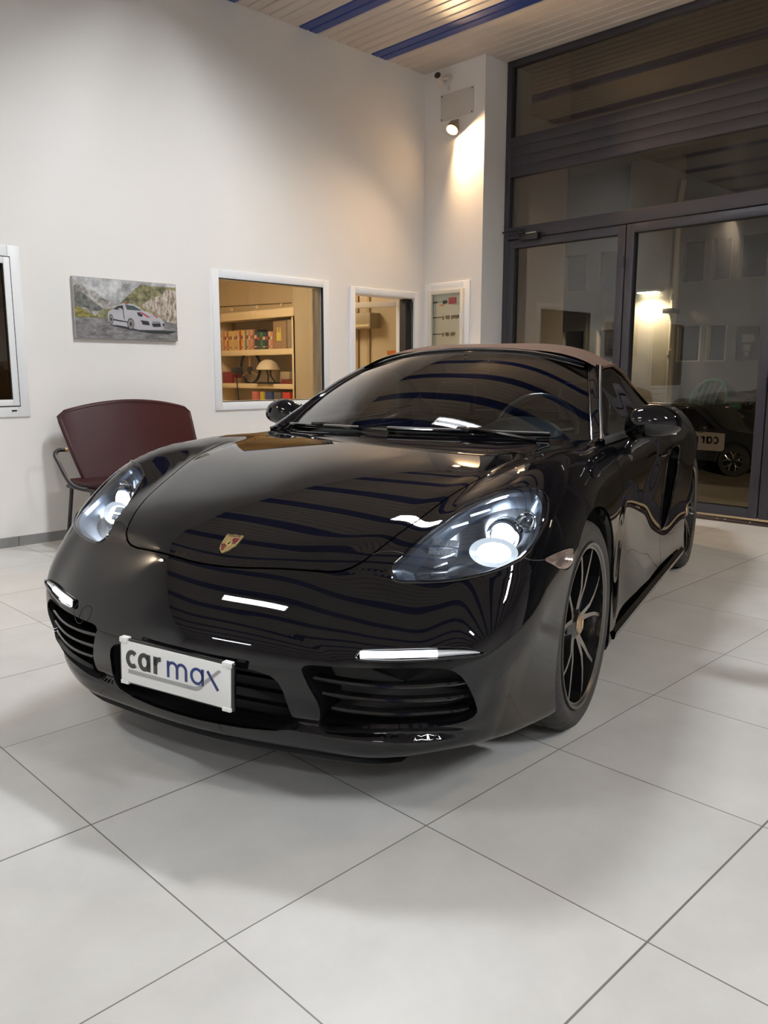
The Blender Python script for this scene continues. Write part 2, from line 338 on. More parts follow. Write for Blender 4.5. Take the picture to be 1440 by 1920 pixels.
# ------------------------------------------------------------------ glass front
fr=mat('dark grey aluminium',(.050,.047,.058),.42,metal=.2,spec=.5); cladm=fr
gx0,gx1=XG-.03,XG+.04
yL=2.868; yR=-6.2
gf=MB()
gf.box((gx0,yL-.055,0),(gx1,yL,ZC+.05),.003)                      # left jamb
for z0,z1 in [(2.865,3.20)]: 
    gf.box((gx0,yR,z0),(gx1,yL-.055,z0+.083),.002); gf.box((gx0,yR,z0+.0845),(gx1,yL-.055,z0+.166),.002); gf.box((gx0,yR,z0+.1675),(gx1,yL-.055,z0+.249),.002); gf.box((gx0,yR,z0+.2505),(gx1,yL-.055,z1),.002)
gf.box((gx0,yR,3.79),(gx1,yL-.055,ZC+.05),.002); gf.box((gx0-.01,yR,3.60),(gx1-.05,yL-.10,3.79),.002) if False else None
gf.box((gx0,yR,2.325),(gx1,yL-.055,2.43),.002)                   # transom over the doors
frames=struct('trim_2',gf,fr,smooth=True)
bx('top_pane',(XG,yR,3.20),(XG+.006,yL-.05,3.79),glassmat('showroom glass',(.80,.80,.78),1.5,extra=.015,mult=1.35),frames)
bx('middle_pane',(XG,yR,2.43),(XG+.006,yL-.05,2.865),MATS['showroom glass'],frames)
m=MB(); yframe(m,yL-.115,yL-.055,3.20,3.79,.01,gx0-.004,gx0+.004,0) 
def leaf(name,n,y0,y1,label):
    o=MB(); yframe(o,y0,y1,.045,2.315,.068,gx0-.004,gx1,.003); s=struct(name,o,fr,smooth=True)
    bx('pane',(XG,y0+.066,.11),(XG+.006,y1-.066,2.25),MATS['showroom glass'],s)
    m=MB(); yframe(m,y0+.062,y1-.062,.107,2.253,.010,gx0+.006,gx0+.014,0); m.build('gasket',gk,s,smooth=False)
    for z in (.32,1.05,2.02):
        m=MB(); m.tube([(gx0-.012,y0+.012,z-.045),(gx0-.012,y0+.012,z+.045)],.008,10); m.build('hinge',fr,s)
    return s
d1=leaf('door_1',1,1.635,2.81,''); d2=leaf('door_2',2,.435,1.625,''); d3=leaf('door_3',3,-.765,.425,''); d4=leaf('door_4',4,-2.0,-.775,'')
struct('window_4',(lambda m:(yframe(m,-6.2,-2.01,.045,2.315,.068,gx0,gx1,.003),m)[1])(MB()),fr,smooth=True)
bx('pane',(XG,-6.13,.11),(XG+.006,-2.08,2.25),MATS['showroom glass'],bpy.data.objects['window_4'])
rust=mat('brown threshold',(.035,.020,.018),.5)
th=MB(); th.box((XG-.075,yR,0),(XG+.04,yL,.018),.004); struct('trim_3',th,rust,smooth=True)
for y in (.72,.66,.47,.33,.10):
    m=MB(); m.lathe([(0,.004),(.006,.003),(.008,0)],10,'z'); s=m.build('screw',mat('bright screw',(.7,.65,.6),.3,metal=1),bpy.data.objects['trim_3']); s.location=(XG-.055,y,.018)
cl=empty('door_closer',(gx0-.005,2.56,2.335),'black overhead door closer at the top of the glass door','door closer')
blk=mat('satin black',(.012,.012,.013),.35)
m=MB(); m.box((-.05,-.10,-.04),(0,.10,.02),.006); m.build('body',blk,cl)
m=MB(); m.box((-.056,-.085,.012),(-.02,.02,.024),.002); m.build('cover_plate',mat('brushed steel',(.5,.45,.4),.35,metal=1),cl)
m=MB(); m.tube([(-.03,.06,.03),(-.05,.28,.05)],.008); m.tube([(-.05,.28,.05),(-.02,.06,.06)],.007); m.build('arm',blk,cl)
# ------------------------------------------------------------------ sports car
# ---------- smooth control surfaces of the sports car body (car frame: x forward, y left, z up, origin under front axle) ----------
class TPS:
    def __init__(s, pts, vals, lam=1e-4, sym=None):
        P=np.array(pts,float); V=np.array(vals,float)
        if sym is not None:
            M=P.copy(); M[:,sym]*=-1; keep=np.abs(P[:,sym])>1e-6
            P=np.vstack([P,M[keep]]); V=np.concatenate([V,V[keep]])
        n=len(P); K=s.k(P,P)+lam*np.eye(n); A=np.zeros((n+3,n+3)); A[:n,:n]=K; A[:n,n]=1; A[:n,n+1:]=P; A[n,:n]=1; A[n+1:,:n]=P.T
        w=np.linalg.solve(A,np.concatenate([V,np.zeros(3)])); s.P=P; s.w=w[:n]; s.a=w[n:]
    @staticmethod
    def k(A,B):
        d2=(A[:,None,0]-B[None,:,0])**2+(A[:,None,1]-B[None,:,1])**2
        return d2**1.5
    def __call__(s,a,b):
        sh=np.shape(a); Q=np.stack([np.ravel(a),np.ravel(b)],1); o=np.empty(len(Q))
        for i in range(0,len(Q),20000):
            q=Q[i:i+20000]; o[i:i+20000]=s.k(q,s.P)@s.w+s.a[0]+q@s.a[1:]
        return o.reshape(sh)
TOP=[ # x,y,z
(.86,0,.535),(.775,0,.608),(.714,0,.650),(.60,0,.712),(.45,0,.770),(.25,0,.822),(.0,0,.862),(-.2,0,.880),(-.4,0,.888),(-.9,0,.905),(-1.6,0,.92),(-2.4,0,.935),(-3.0,0,.89),(-3.35,0,.88),
(.80,.30,.565),(.735,.30,.625),(.5,.28,.748),(.2,.30,.828),(-.15,.32,.876),
(.718,.396,.634),(.667,.431,.654),(.444,.505,.744),(.338,.53,.776),(.20,.555,.816),(.035,.595,.846),(-.07,.60,.862),(-.35,.62,.876),(-.6,.64,.876),
(.70,.62,.592),(.60,.62,.665),(.45,.63,.757),(.30,.64,.812),(.10,.67,.860),
(.36,.73,.805),(.26,.72,.838),(.156,.72,.858),(.0,.72,.870),(-.12,.72,.875),(-.3,.72,.874),(-.586,.74,.872),
(.52,.74,.705),(.63,.74,.61),(.45,.84,.70),(.26,.84,.79),(0,.84,.845),(-.3,.84,.845),
(-.9,.76,.872),(-1.4,.77,.882),(-1.8,.78,.91),(-2.1,.785,.935),(-2.5,.76,.93),(-2.9,.70,.88),(-3.3,.62,.88),
(-.9,.86,.84),(-1.6,.87,.85),(-2.2,.88,.90),(-2.9,.82,.80),
(-2.3,.5,.935),(-3.0,.4,.885),(-1.4,.5,.90)]
SIDE=[ # x,z,y
(.62,.45,.835),(.62,.25,.79),(.45,.5,.85),(.45,.3,.835),(.36,.6,.862),(.36,.4,.858),(.36,.2,.845),(0,.72,.864),(0,.85,.84),(0,.4,.858),(-.36,.6,.858),(-.36,.3,.85),(-.4,.8,.850),
(-.6,.75,.846),(-.6,.55,.832),(-.6,.35,.828),(-.6,.2,.842),(-1.2,.78,.842),(-1.2,.6,.824),(-1.2,.42,.820),(-1.2,.2,.852),(-1.7,.8,.848),(-1.7,.55,.832),(-1.7,.25,.855),
(-2.0,.85,.872),(-2.0,.6,.876),(-2.0,.3,.872),(-2.45,.85,.876),(-2.45,.7,.888),(-2.45,.45,.89),(-2.9,.8,.79),(-2.9,.5,.82),(-2.9,.3,.82),(-3.4,.6,.74),(-3.4,.3,.74)]
FRONT=[ # y,z,x
(0,.62,.86),(0,.54,.90),(0,.47,.925),(0,.42,.932),(0,.36,.928),(0,.28,.915),(0,.20,.885),(0,.14,.86),
(.35,.60,.80),(.35,.50,.865),(.35,.43,.890),(.35,.36,.888),(.35,.25,.865),(.35,.15,.83),
(.50,.56,.79),(.50,.46,.848),(.50,.40,.853),(.50,.30,.84),(.50,.20,.82),(.50,.14,.795),
(.62,.53,.765),(.62,.46,.796),(.62,.38,.800),(.62,.28,.785),(.62,.18,.755),
(.72,.50,.737),(.72,.42,.742),(.72,.32,.735),(.72,.20,.69),
(.80,.48,.69),(.80,.40,.685),(.80,.28,.66),(.80,.18,.60),(.86,.45,.58),(.86,.30,.57),(.86,.18,.53)]
ZtB=TPS([p[:2] for p in TOP],[p[2] for p in TOP],5e-4,1)
HC=[(.90,.50),(.86,.535),(.775,.609),(.714,.651),(.60,.712),(.45,.770),(.25,.824),(.0,.863),(-.2,.880),(-.4,.889),(-.9,.905)]
Hc=TPS([(a,-.02) for a,b in HC]+[(a,.02) for a,b in HC],[b for a,b in HC]*2,1e-4)
FEN=[(.69,.424,.640),(.665,.430,.652),(.604,.457,.679),(.506,.490,.722),(.353,.522,.770),(.244,.551,.803),(.178,.568,.819),(.065,.586,.841),(0,.601,.850),(-.087,.606,.862),(-.30,.62,.872),
(.69,.28,.622),(.604,.32,.655),(.506,.34,.690),(.353,.37,.730),(.178,.40,.780),(0,.44,.815),(-.2,.46,.83),
(.76,0,.54),(.82,.0,.47),(.6,0,.61),(.3,0,.70),(0,0,.74),(-.4,0,.76),(-.9,0,.78),(-.9,.5,.84),(.80,.28,.50),(.78,.45,.53),(.76,.62,.52),(.74,.50,.578),(.641,.509,.657),(.70,.62,.592),(.60,.62,.665),(.45,.63,.757),(.30,.64,.812),(.10,.67,.860),(.368,.641,.794),(.47,.57,.741),
(.36,.73,.805),(.26,.72,.838),(.156,.72,.858),(.0,.72,.870),(-.12,.72,.875),(-.3,.72,.874),(-.586,.74,.872),(-.586,.62,.874),
(.52,.74,.705),(.63,.74,.61),(.45,.84,.70),(.26,.84,.79),(0,.84,.845),(-.3,.84,.845),(-.9,.86,.84),(-.9,.76,.872)]
Zf=TPS([p[:2] for p in FEN],[p[2] for p in FEN],2e-4)
def line1(X,Yv,lam=1e-4): return TPS([(a,-.02) for a in X]+[(a,.02) for a in X],list(Yv)*2,lam)
Kc=line1([-.9,-.4,0,.2,.45,.667,.76,.86],[.03,.035,.042,.05,.085,.11,.16,.28])
Ye=line1([-.9,-.1,.065,.244,.506,.665,.8,.86],[.63,.605,.586,.551,.49,.43,.40,.39])
def Zt(x,y):
    k=Kc(x,0*y)
    ye=Ye(x,0*y); h=Hc(x,0*y)-k*y*y-5.0*np.maximum(0,np.abs(y)-ye-.03)**3; f=Zf(x,y)
    s=np.clip((x-.58)/.16,0,1); w=.014+.030*s*s*(3-2*s)
    w=w*.7; m=.5*(h+f+np.sqrt((f-h)**2+w*w))-.5*w*np.exp(-(.8*(f-h)/w)**2)
    q=np.clip((x+.75)/.45,0,1); q=q*q*(3-2*q)
    b=ZtB(x,y); r=b+(m-b)*q
    return r
Ys=TPS([p[:2] for p in SIDE],[p[2] for p in SIDE],2e-4)
Xf=TPS([p[:2] for p in FRONT],[p[2] for p in FRONT],1e-4,0)
def pnorm(a,b,r,p=2.3):
    a1=np.maximum(a+r,0); b1=np.maximum(b+r,0)
    return np.minimum(np.maximum(a,b),0)*0+np.where((a1>0)&(b1>0),(a1**p+b1**p)**(1/p)-r,np.maximum(a,b))
def zlow(x,y):
    ay=np.abs(y)
    t=np.clip((ay-.45)/.35,0,1); t=t*t*(3-2*t)
    f=np.clip((x-.2)/.5,0,1)
    return .145+.045*t*f
def F(x,y,z):
    ay=np.abs(y)
    xt=np.clip(x,-3.4,.86)
    zt=Zt(xt,np.minimum(ay,.86)); 
    a=(z-zt-np.where(x>.86,-(x-.86)*.9,0))*.85
    b=ay-Ys(np.clip(x,-3.4,.62),np.clip(z,.15,.9))
    gr=.026*np.exp(-((z-.236)/.017)**2)*np.clip((.76-ay)/.10,0,1)
    c=(x-Xf(np.minimum(ay,.86),np.clip(z,.13,.62))+gr)*.9
    d=zlow(x,y)-z
    e=-3.47-x+.25*(ay/.8)**2
    h=pnorm(a,b,.15)
    h=pnorm(h,c,.10)
    h=pnorm(h,e,.15)
    h=pnorm(h,d,.035)
    return h
AX0,AX1,AZ=-2.9,.30,.44
def base_dir(u,th):
    """u: station parameter (metres along axis; beyond the ends in quarter-turns), th: angle from up"""
    xs=np.clip(u,AX0,AX1)
    ph=np.clip((u-AX1),0,None)/.6*np.pi/2-np.clip(AX0-u,0,None)/.6*np.pi/2
    ph=np.clip(ph,-np.pi/2,np.pi/2)
    d=np.stack([np.sin(ph),np.cos(ph)*np.sin(th),np.cos(ph)*np.cos(th)],-1)
    o=np.stack([xs,0*xs,AZ+0*xs],-1)
    return o,d
def surf(u,th):
    o,d=base_dir(u,th); lo=np.zeros(u.shape)+.05; hi=np.zeros(u.shape)+1.3
    for i in range(26):
        m=(lo+hi)/2; p=o+d*m[...,None]; v=F(p[...,0],p[...,1],p[...,2])
        lo=np.where(v<0,m,lo); hi=np.where(v<0,hi,m)
    return o+d*((lo+hi)/2)[...,None]
def grad(P,e=2e-3):
    g=[]
    for i in range(3):
        q=P.copy();q[...,i]+=e;r=P.copy();r[...,i]-=e
        g.append(F(q[...,0],q[...,1],q[...,2])-F(r[...,0],r[...,1],r[...,2]))
    g=np.stack(g,-1); return g/(np.linalg.norm(g,axis=-1,keepdims=True)+1e-12)
def hit(o,d,tmax=6,n=400):
    """first hit of ray with the body"""
    t=np.linspace(.5,tmax,n); P=o+d*t[:,None]; v=F(P[:,0],P[:,1],P[:,2]); i=np.argmax(v<0)
    if v[i]>=0: return None
    lo,hi=t[i-1],t[i]
    for k in range(30):
        m=(lo+hi)/2;p=o+d*m
        if F(p[0],p[1],p[2])<0: hi=m
        else: lo=m
    return o+d*lo

CAR=empty('sports_car',(1.1393,.2514,0),'shiny black convertible sports car with brown fabric roof and lit headlights','car',rz=3.4577)
paint=mat('black gloss paint',(.0030,.0030,.0040),.012,spec=.56)
black=mat('black plastic',(.006,.006,.007),.42); gblack=mat('gloss black trim',(.005,.005,.006),.06,coat=.6)
under=mat('dark underbody',(.006,.006,.006),.8)
# grid of the left half
us=np.concatenate([AX0-.6+.6*np.linspace(0,1,26)[:-1],np.linspace(AX0,AX1,215),AX1+.6*np.linspace(0,1,86)[1:]])
ths=np.linspace(0,PI,215)
U,TH=np.meshgrid(us,ths,indexing='ij'); PV=surf(U,TH); PV[...,1]=np.maximum(PV[...,1],0); PV[:,0,1]=0;PV[:,-1,1]=0;PV[-1,:,1]=PV[-1,:,1]
nu,nv=U.shape; BV=PV.reshape(-1,3)
ii,jj=np.meshgrid(np.arange(nu-1),np.arange(nv-1),indexing='ij'); a=(ii*nv+jj).ravel()
BF=np.stack([a,a+nv,a+nv+1,a+1],1)
def plane_of(P):
    P=np.array(P,float); c=P.mean(0); u,s,vt=np.linalg.svd(P-c); n=vt[2]
    if n[0]*1+n[2]*.5+n[1]*.5<0: n=-n
    return c,vt[0],vt[1],n
def polysd(poly,Q):
    """signed distance (inside negative) of 2d points to polygon"""
    poly=np.array(poly,float); A=poly; B=np.roll(poly,-1,0); d=np.full(len(Q),1e9); ins=np.zeros(len(Q),bool)
    for (x1,y1),(x2,y2) in zip(A,B):
        e=np.array([x2-x1,y2-y1]); L=e@e+1e-12; t=np.clip(((Q[:,0]-x1)*e[0]+(Q[:,1]-y1)*e[1])/L,0,1)
        dd=np.hypot(Q[:,0]-x1-t*e[0],Q[:,1]-y1-t*e[1]); d=np.minimum(d,dd)
        c=((y1>Q[:,1])!=(y2>Q[:,1])); xx=(x2-x1)*(Q[:,1]-y1)/((y2-y1) if abs(y2-y1)>1e-12 else 1e-12)+x1; ins^=(c&(Q[:,0]<xx))
    return np.where(ins,-d,d)
def smoothpoly(P,n=4,closed=True):
    P=np.array(P,float); out=[]; m=len(P)
    for i in range(m if closed else m-1):
        p0,p1,p2,p3=(P[(i-1)%m],P[i],P[(i+1)%m],P[(i+2)%m]) if closed else (P[max(i-1,0)],P[i],P[i+1],P[min(i+2,m-1)])
        for k in range(n):
            t=k/n; out.append(.5*((2*p1)+(-p0+p2)*t+(2*p0-5*p1+4*p2-p3)*t*t+(-p0+3*p1-3*p2+p3)*t**3))
    if not closed: out.append(P[-1])
    return np.array(out)
def sd3(poly3,V,depth=.3):
    c,a,b,n=plane_of(poly3); P=np.array(poly3)-c; Q=V-c; s=polysd(np.stack([P@a,P@b],1),np.stack([Q@a,Q@b],1)); return np.where(np.abs(Q@n)<depth,s,1.0)
# outlines (car frame, left side)
LENS=smoothpoly([(.691,.499,.619),(.702,.517,.605),(.690,.562,.604),(.668,.618,.607),(.647,.664,.613),(.619,.711,.623),(.587,.749,.635),(.550,.778,.648),(.520,.791,.657),(.475,.801,.676),(.423,.807,.702),(.371,.807,.732),(.326,.800,.761),(.296,.787,.786),(.293,.768,.805),(.313,.747,.813),(.338,.713,.814),(.352,.677,.806),(.368,.641,.793),(.410,.601,.769),(.473,.570,.739),(.537,.543,.708),(.588,.524,.683),(.636,.509,.657),(.666,.499,.640),(.682,.494,.629)],3)
HOOD=[(.781,0),(.780,.046),(.775,.099),(.766,.156),(.749,.254),(.735,.328),(.724,.362),(.709,.390),(.689,.414),(.665,.430),(.604,.457),(.506,.490),(.353,.522),(.244,.551),(.178,.568),(.065,.586),(0,.601),(-.048,.607),(-.085,.603),(-.114,.587),(-.139,.525),(-.155,.463),(-.187,.335),(-.235,.17),(-.26,0)]
DRL=smoothpoly([(.851,.482,.442),(.845,.487,.454),(.838,.497,.461),(.807,.572,.466),(.774,.641,.469),(.749,.691,.470),(.732,.725,.468),(.716,.756,.460),(.709,.765,.455),(.727,.744,.450),(.764,.678,.443),(.801,.612,.439),(.829,.55,.437),(.849,.495,.437)],3)
CINT=smoothpoly([(.888,.352,.409),(.87,.434,.414),(.82,.579,.418),(.776,.663,.418),(.756,.695,.413),(.745,.715,.400),(.737,.729,.378),(.724,.741,.344),(.710,.746,.311),(.705,.745,.295),(.710,.737,.283),(.722,.721,.274),(.751,.675,.262),(.805,.572,.248),(.843,.461,.236),(.857,.395,.232),(.863,.378,.245),(.863,.385,.272),(.868,.385,.309),(.878,.372,.342),(.885,.358,.375)],3)
MIDI=[(0,.392),(.22,.384),(.262,.376),(.285,.360),(.296,.335),(.302,.30),(.312,.245),(.300,.222),(.25,.208),(.15,.200),(0,.197)]
MARK=smoothpoly([(.448,.832,.641),(.410,.84,.646),(.345,.85,.646),(.273,.863,.641),(.272,.864,.620),(.285,.865,.602),(.33,.862,.594),(.38,.855,.605),(.42,.845,.625)],3)
CABIN=[(-.415,0),(-.425,.2),(-.46,.42),(-.53,.60),(-.60,.685),(-.64,.715),(-.75,.722),(-1.2,.735),(-1.75,.735),(-2.1,.70),(-2.4,.58),(-2.55,.3),(-2.6,0)]
DOOR=smoothpoly([(-.485,.235),(-.455,.40),(-.47,.60),(-.53,.78),(-.60,.87),(-.64,1.0),(-1.2,1.0),(-1.72,1.0),(-1.73,.80),(-1.70,.66),(-1.63,.48),(-1.54,.30),(-1.48,.215),(-1.0,.215),(-.55,.215)],3)
VENT=smoothpoly([(-1.66,.735),(-1.74,.765),(-1.86,.765),(-1.885,.70),(-1.86,.58),(-1.80,.48),(-1.71,.40),(-1.60,.37),(-1.575,.39),(-1.60,.46),(-1.655,.58)],3)
def fields(V):
    f={}
    f['lens']=sd3(LENS,V,.12); f['drl']=sd3(DRL,V,.12); f['cint']=sd3(CINT,V,.12); f['mark']=sd3(MARK,V,.12)
    sym=lambda P:[(a,b) for a,b in P]+[(a,-b) for a,b in P[::-1]]
    f['hood']=np.where(V[:,2]>.5,polysd([(a,b) for a,b in HOOD]+[(a,-b) for a,b in HOOD[::-1][1:-1]],V[:,:2]),1.0)
    M=[(a,b) for a,b in MIDI]+[(-a,b) for a,b in MIDI[::-1][1:-1]]
    f['mid']=np.where(V[:,0]>.6,polysd(M,V[:,1:]),1.0)
    f['cabin']=np.where(V[:,2]>.6,polysd([(a,b) for a,b in CABIN]+[(a,-b) for a,b in CABIN[::-1][1:-1]],V[:,:2]),1.0)
    f['door']=np.where((V[:,1]>.6)&(V[:,2]>.2),polysd(DOOR,V[:,[0,2]]),1.0)
    f['vent']=np.where(V[:,1]>.5,polysd(VENT,V[:,[0,2]]),1.0)
    for k,(xc,r) in enumerate([(0,.372),(-2.475,.376)]):
        f['arch%d'%k]=np.where(V[:,1]>.45,np.hypot(V[:,0]-xc,V[:,2]-.345)-r,1.0)
    # bumper and wing seam lines (narrow slots)
    seam=[[(.665,.430,.655),(.642,.465,.661),(.638,.509,.657)],[(.520,.791,.657),(.493,.813,.647),(.448,.832,.641)]]
    return f
FV=fields(BV)
def clip(V,Fc,keep):
    """keep the part where keep<0 (polygon clipping, linear)"""
    V=list(map(tuple,V)) if not isinstance(V,list) else V
    ins=keep<0; cnt=np.array([ins[list(f)].sum() for f in Fc]) if not isinstance(Fc,np.ndarray) else ins[Fc].sum(1)
    out=[];cut={}; vals=list(keep); n0=len(V); newV=list(V); par=[]
    for f,c in zip(Fc,cnt):
        if c==0: continue
        if c==len(f): out.append(tuple(int(q) for q in f)); continue
        poly=[]
        for a_,b_ in zip(f,list(f[1:])+[f[0]]):
            a_=int(a_);b_=int(b_)
            if ins[a_]: poly.append(a_)
            if ins[a_]!=ins[b_]:
                key=(min(a_,b_),max(a_,b_))
                if key not in cut:
                    t=vals[key[0]]/(vals[key[0]]-vals[key[1]]); t=min(max(t,.001),.999); cut[key]=len(newV)
                    p,q=V[key[0]],V[key[1]]; newV.append(tuple(p[i]+(q[i]-p[i])*t for i in range(3))); par.append((key[0],key[1],t))
                poly.append(cut[key])
        if len(poly)>=3: out.append(tuple(poly))
    return newV,out,par
class Shell:
    def __init__(s): s.V=[tuple(p) for p in BV]; s.F=BF; s.f={k:v.copy() for k,v in FV.items()}
    def cut(s,val):
        V,Fc,par=clip(s.V,s.F,val)
        if par:
            A=np.array([p[0] for p in par]);B=np.array([p[1] for p in par]);t=np.array([p[2] for p in par])
            for k in s.f: s.f[k]=np.concatenate([s.f[k],s.f[k][A]+(s.f[k][B]-s.f[k][A])*t])
        used=sorted({i for f in Fc for i in f}); mp={o:i for i,o in enumerate(used)}
        s.V=[V[i] for i in used]; s.F=[tuple(mp[i] for i in f) for f in Fc]; idx=np.array(used)
        for k in s.f: s.f[k]=s.f[k][idx]
        s.F=[f for f in s.F if len(set(f))>2]
        return s
def shell_obj(name,sh,material,mirror=True,flange=.012,off=0.0,both=True,parent=None,fl_mat=None):
    V=np.array(sh.V); N=grad(V); V2=V+N*off
    edges={}
    for f in sh.F:
        for a_,b_ in zip(f,f[1:]+f[:1]): edges.setdefault((min(a_,b_),max(a_,b_)),[]).append((a_,b_))
    bd=[e[0] for k,e in edges.items() if len(e)==1 and not (V[e[0][0]][1]<1e-3 and V[e[0][1]][1]<1e-3)]
    vs=[tuple(p) for p in V2]; ns=[tuple(p) for p in N]; fs=list(sh.F); n=len(vs)
    if flange>0:
        mp={}
        def gi(i,lvl):
            if (i,lvl) not in mp:
                mp[(i,lvl)]=len(vs); q=V2[i]-N[i]*(flange if lvl else 0); vs.append(tuple(q)); ns.append(None)
            return mp[(i,lvl)]
        for a_,b_ in bd: fs.append((gi(b_,0),gi(a_,0),gi(a_,1),gi(b_,1)))
    def mk(nm,sides):
        VV=[];NN=[];FF=[]
        for sgn in sides:
            b0=len(VV)
            for p,q in zip(vs,ns):
                VV.append((p[0],p[1]*sgn,p[2])); NN.append((0,0,0) if q is None else (q[0],q[1]*sgn,q[2]))
            for f in fs: FF.append(tuple(i+b0 for i in (f if sgn>0 else f[::-1])))
        me=bpy.data.meshes.new(nm); me.from_pydata(VV,[],FF); me.materials.append(material)
        me.polygons.foreach_set('use_smooth',[True]*len(me.polygons)); me.update()
        me.normals_split_custom_set_from_vertices(NN)
        o=bpy.data.objects.new(nm,me); COL.objects.link(o); o.parent=parent or CAR; return o
    if both: return mk(name,(1,-1))
    return [mk(name,(1,)),mk(name,(-1,))]
g=.0024
openings=['lens','drl','cint','mark','mid','cabin','vent','arch0','arch1']
S=Shell()
for k in openings: S.cut(-S.f[k]+(g if k in('lens','drl','mark') else 0))
base=S
import copy
def part_of(src,k,sign,gg):
    s=Shell.__new__(Shell); s.V=list(src.V); s.F=list(src.F); s.f={a:b.copy() for a,b in src.f.items()}
    s.cut((s.f[k]+gg) if sign<0 else (-s.f[k]+gg)); return s
hood=part_of(base,'hood',-1,g); rest=part_of(base,'hood',1,g)
door=part_of(rest,'door',-1,g); rest=part_of(rest,'door',1,g)
shell_obj('body_shell',rest,paint); shell_obj('hood',hood,paint); doors=shell_obj('door',door,paint,both=False)
full=Shell()
lens=part_of(full,'lens',-1,g*.6); drl=part_of(full,'drl',-1,g); mark=part_of(full,'mark',-1,g)
lensm=glassmat('headlight glass',(.94,.96,.98),1.5)
lens_o=shell_obj('headlight',lens,lensm,both=False,off=.001,flange=0)
# dark lining of the cabin, arches, intakes
def ringbox(outline,depth_dir,depth,m,name,parent=CAR,shrink=.92,both=True,push=.004):
    """bowl behind an opening in the skin"""
    P=np.array(outline); c=P.mean(0); D=np.array(depth_dir,float); D/=np.linalg.norm(D); mb=MB()
    R=[P-D*0+D*push,c+(P-c)*(1-(1-shrink)*.4)+D*depth*.5,c+(P-c)*shrink+D*depth,c+(P-c)*.02+D*depth]
    outs=[]
    for sgn in ((1,-1)):
        mb=MB(); n=len(P); V=[(q[0],q[1]*sgn,q[2]) for r in R for q in r]; Fc=[]
        for k in range(len(R)-1):
            for i in range(n): Fc.append((k*n+i,k*n+(i+1)%n,(k+1)*n+(i+1)%n,(k+1)*n+i))
        mb.add(V,Fc); outs.append(mb.build(name,m,parent,ang=60))
    return outs
silver=mat('headlight reflector',(.62,.66,.72),.16,metal=1); hdark=mat('headlight bezel',(.05,.055,.065),.22,metal=.5); chrome=mat('chrome',(.85,.85,.86),.06,metal=1)
LC,la,lb_,ln=plane_of(LENS)
if ln[0]<0: ln=-ln
bez=mat('headlight inner trim',(.07,.085,.11),.32,metal=.6)
led=mat('headlight beam',(1,1,1),.4,emit=(.86,.94,1.0),es=70); glare_m=mat('headlight glow',(1,1,1),.4,emit=(.80,.90,1.0),es=5.0)
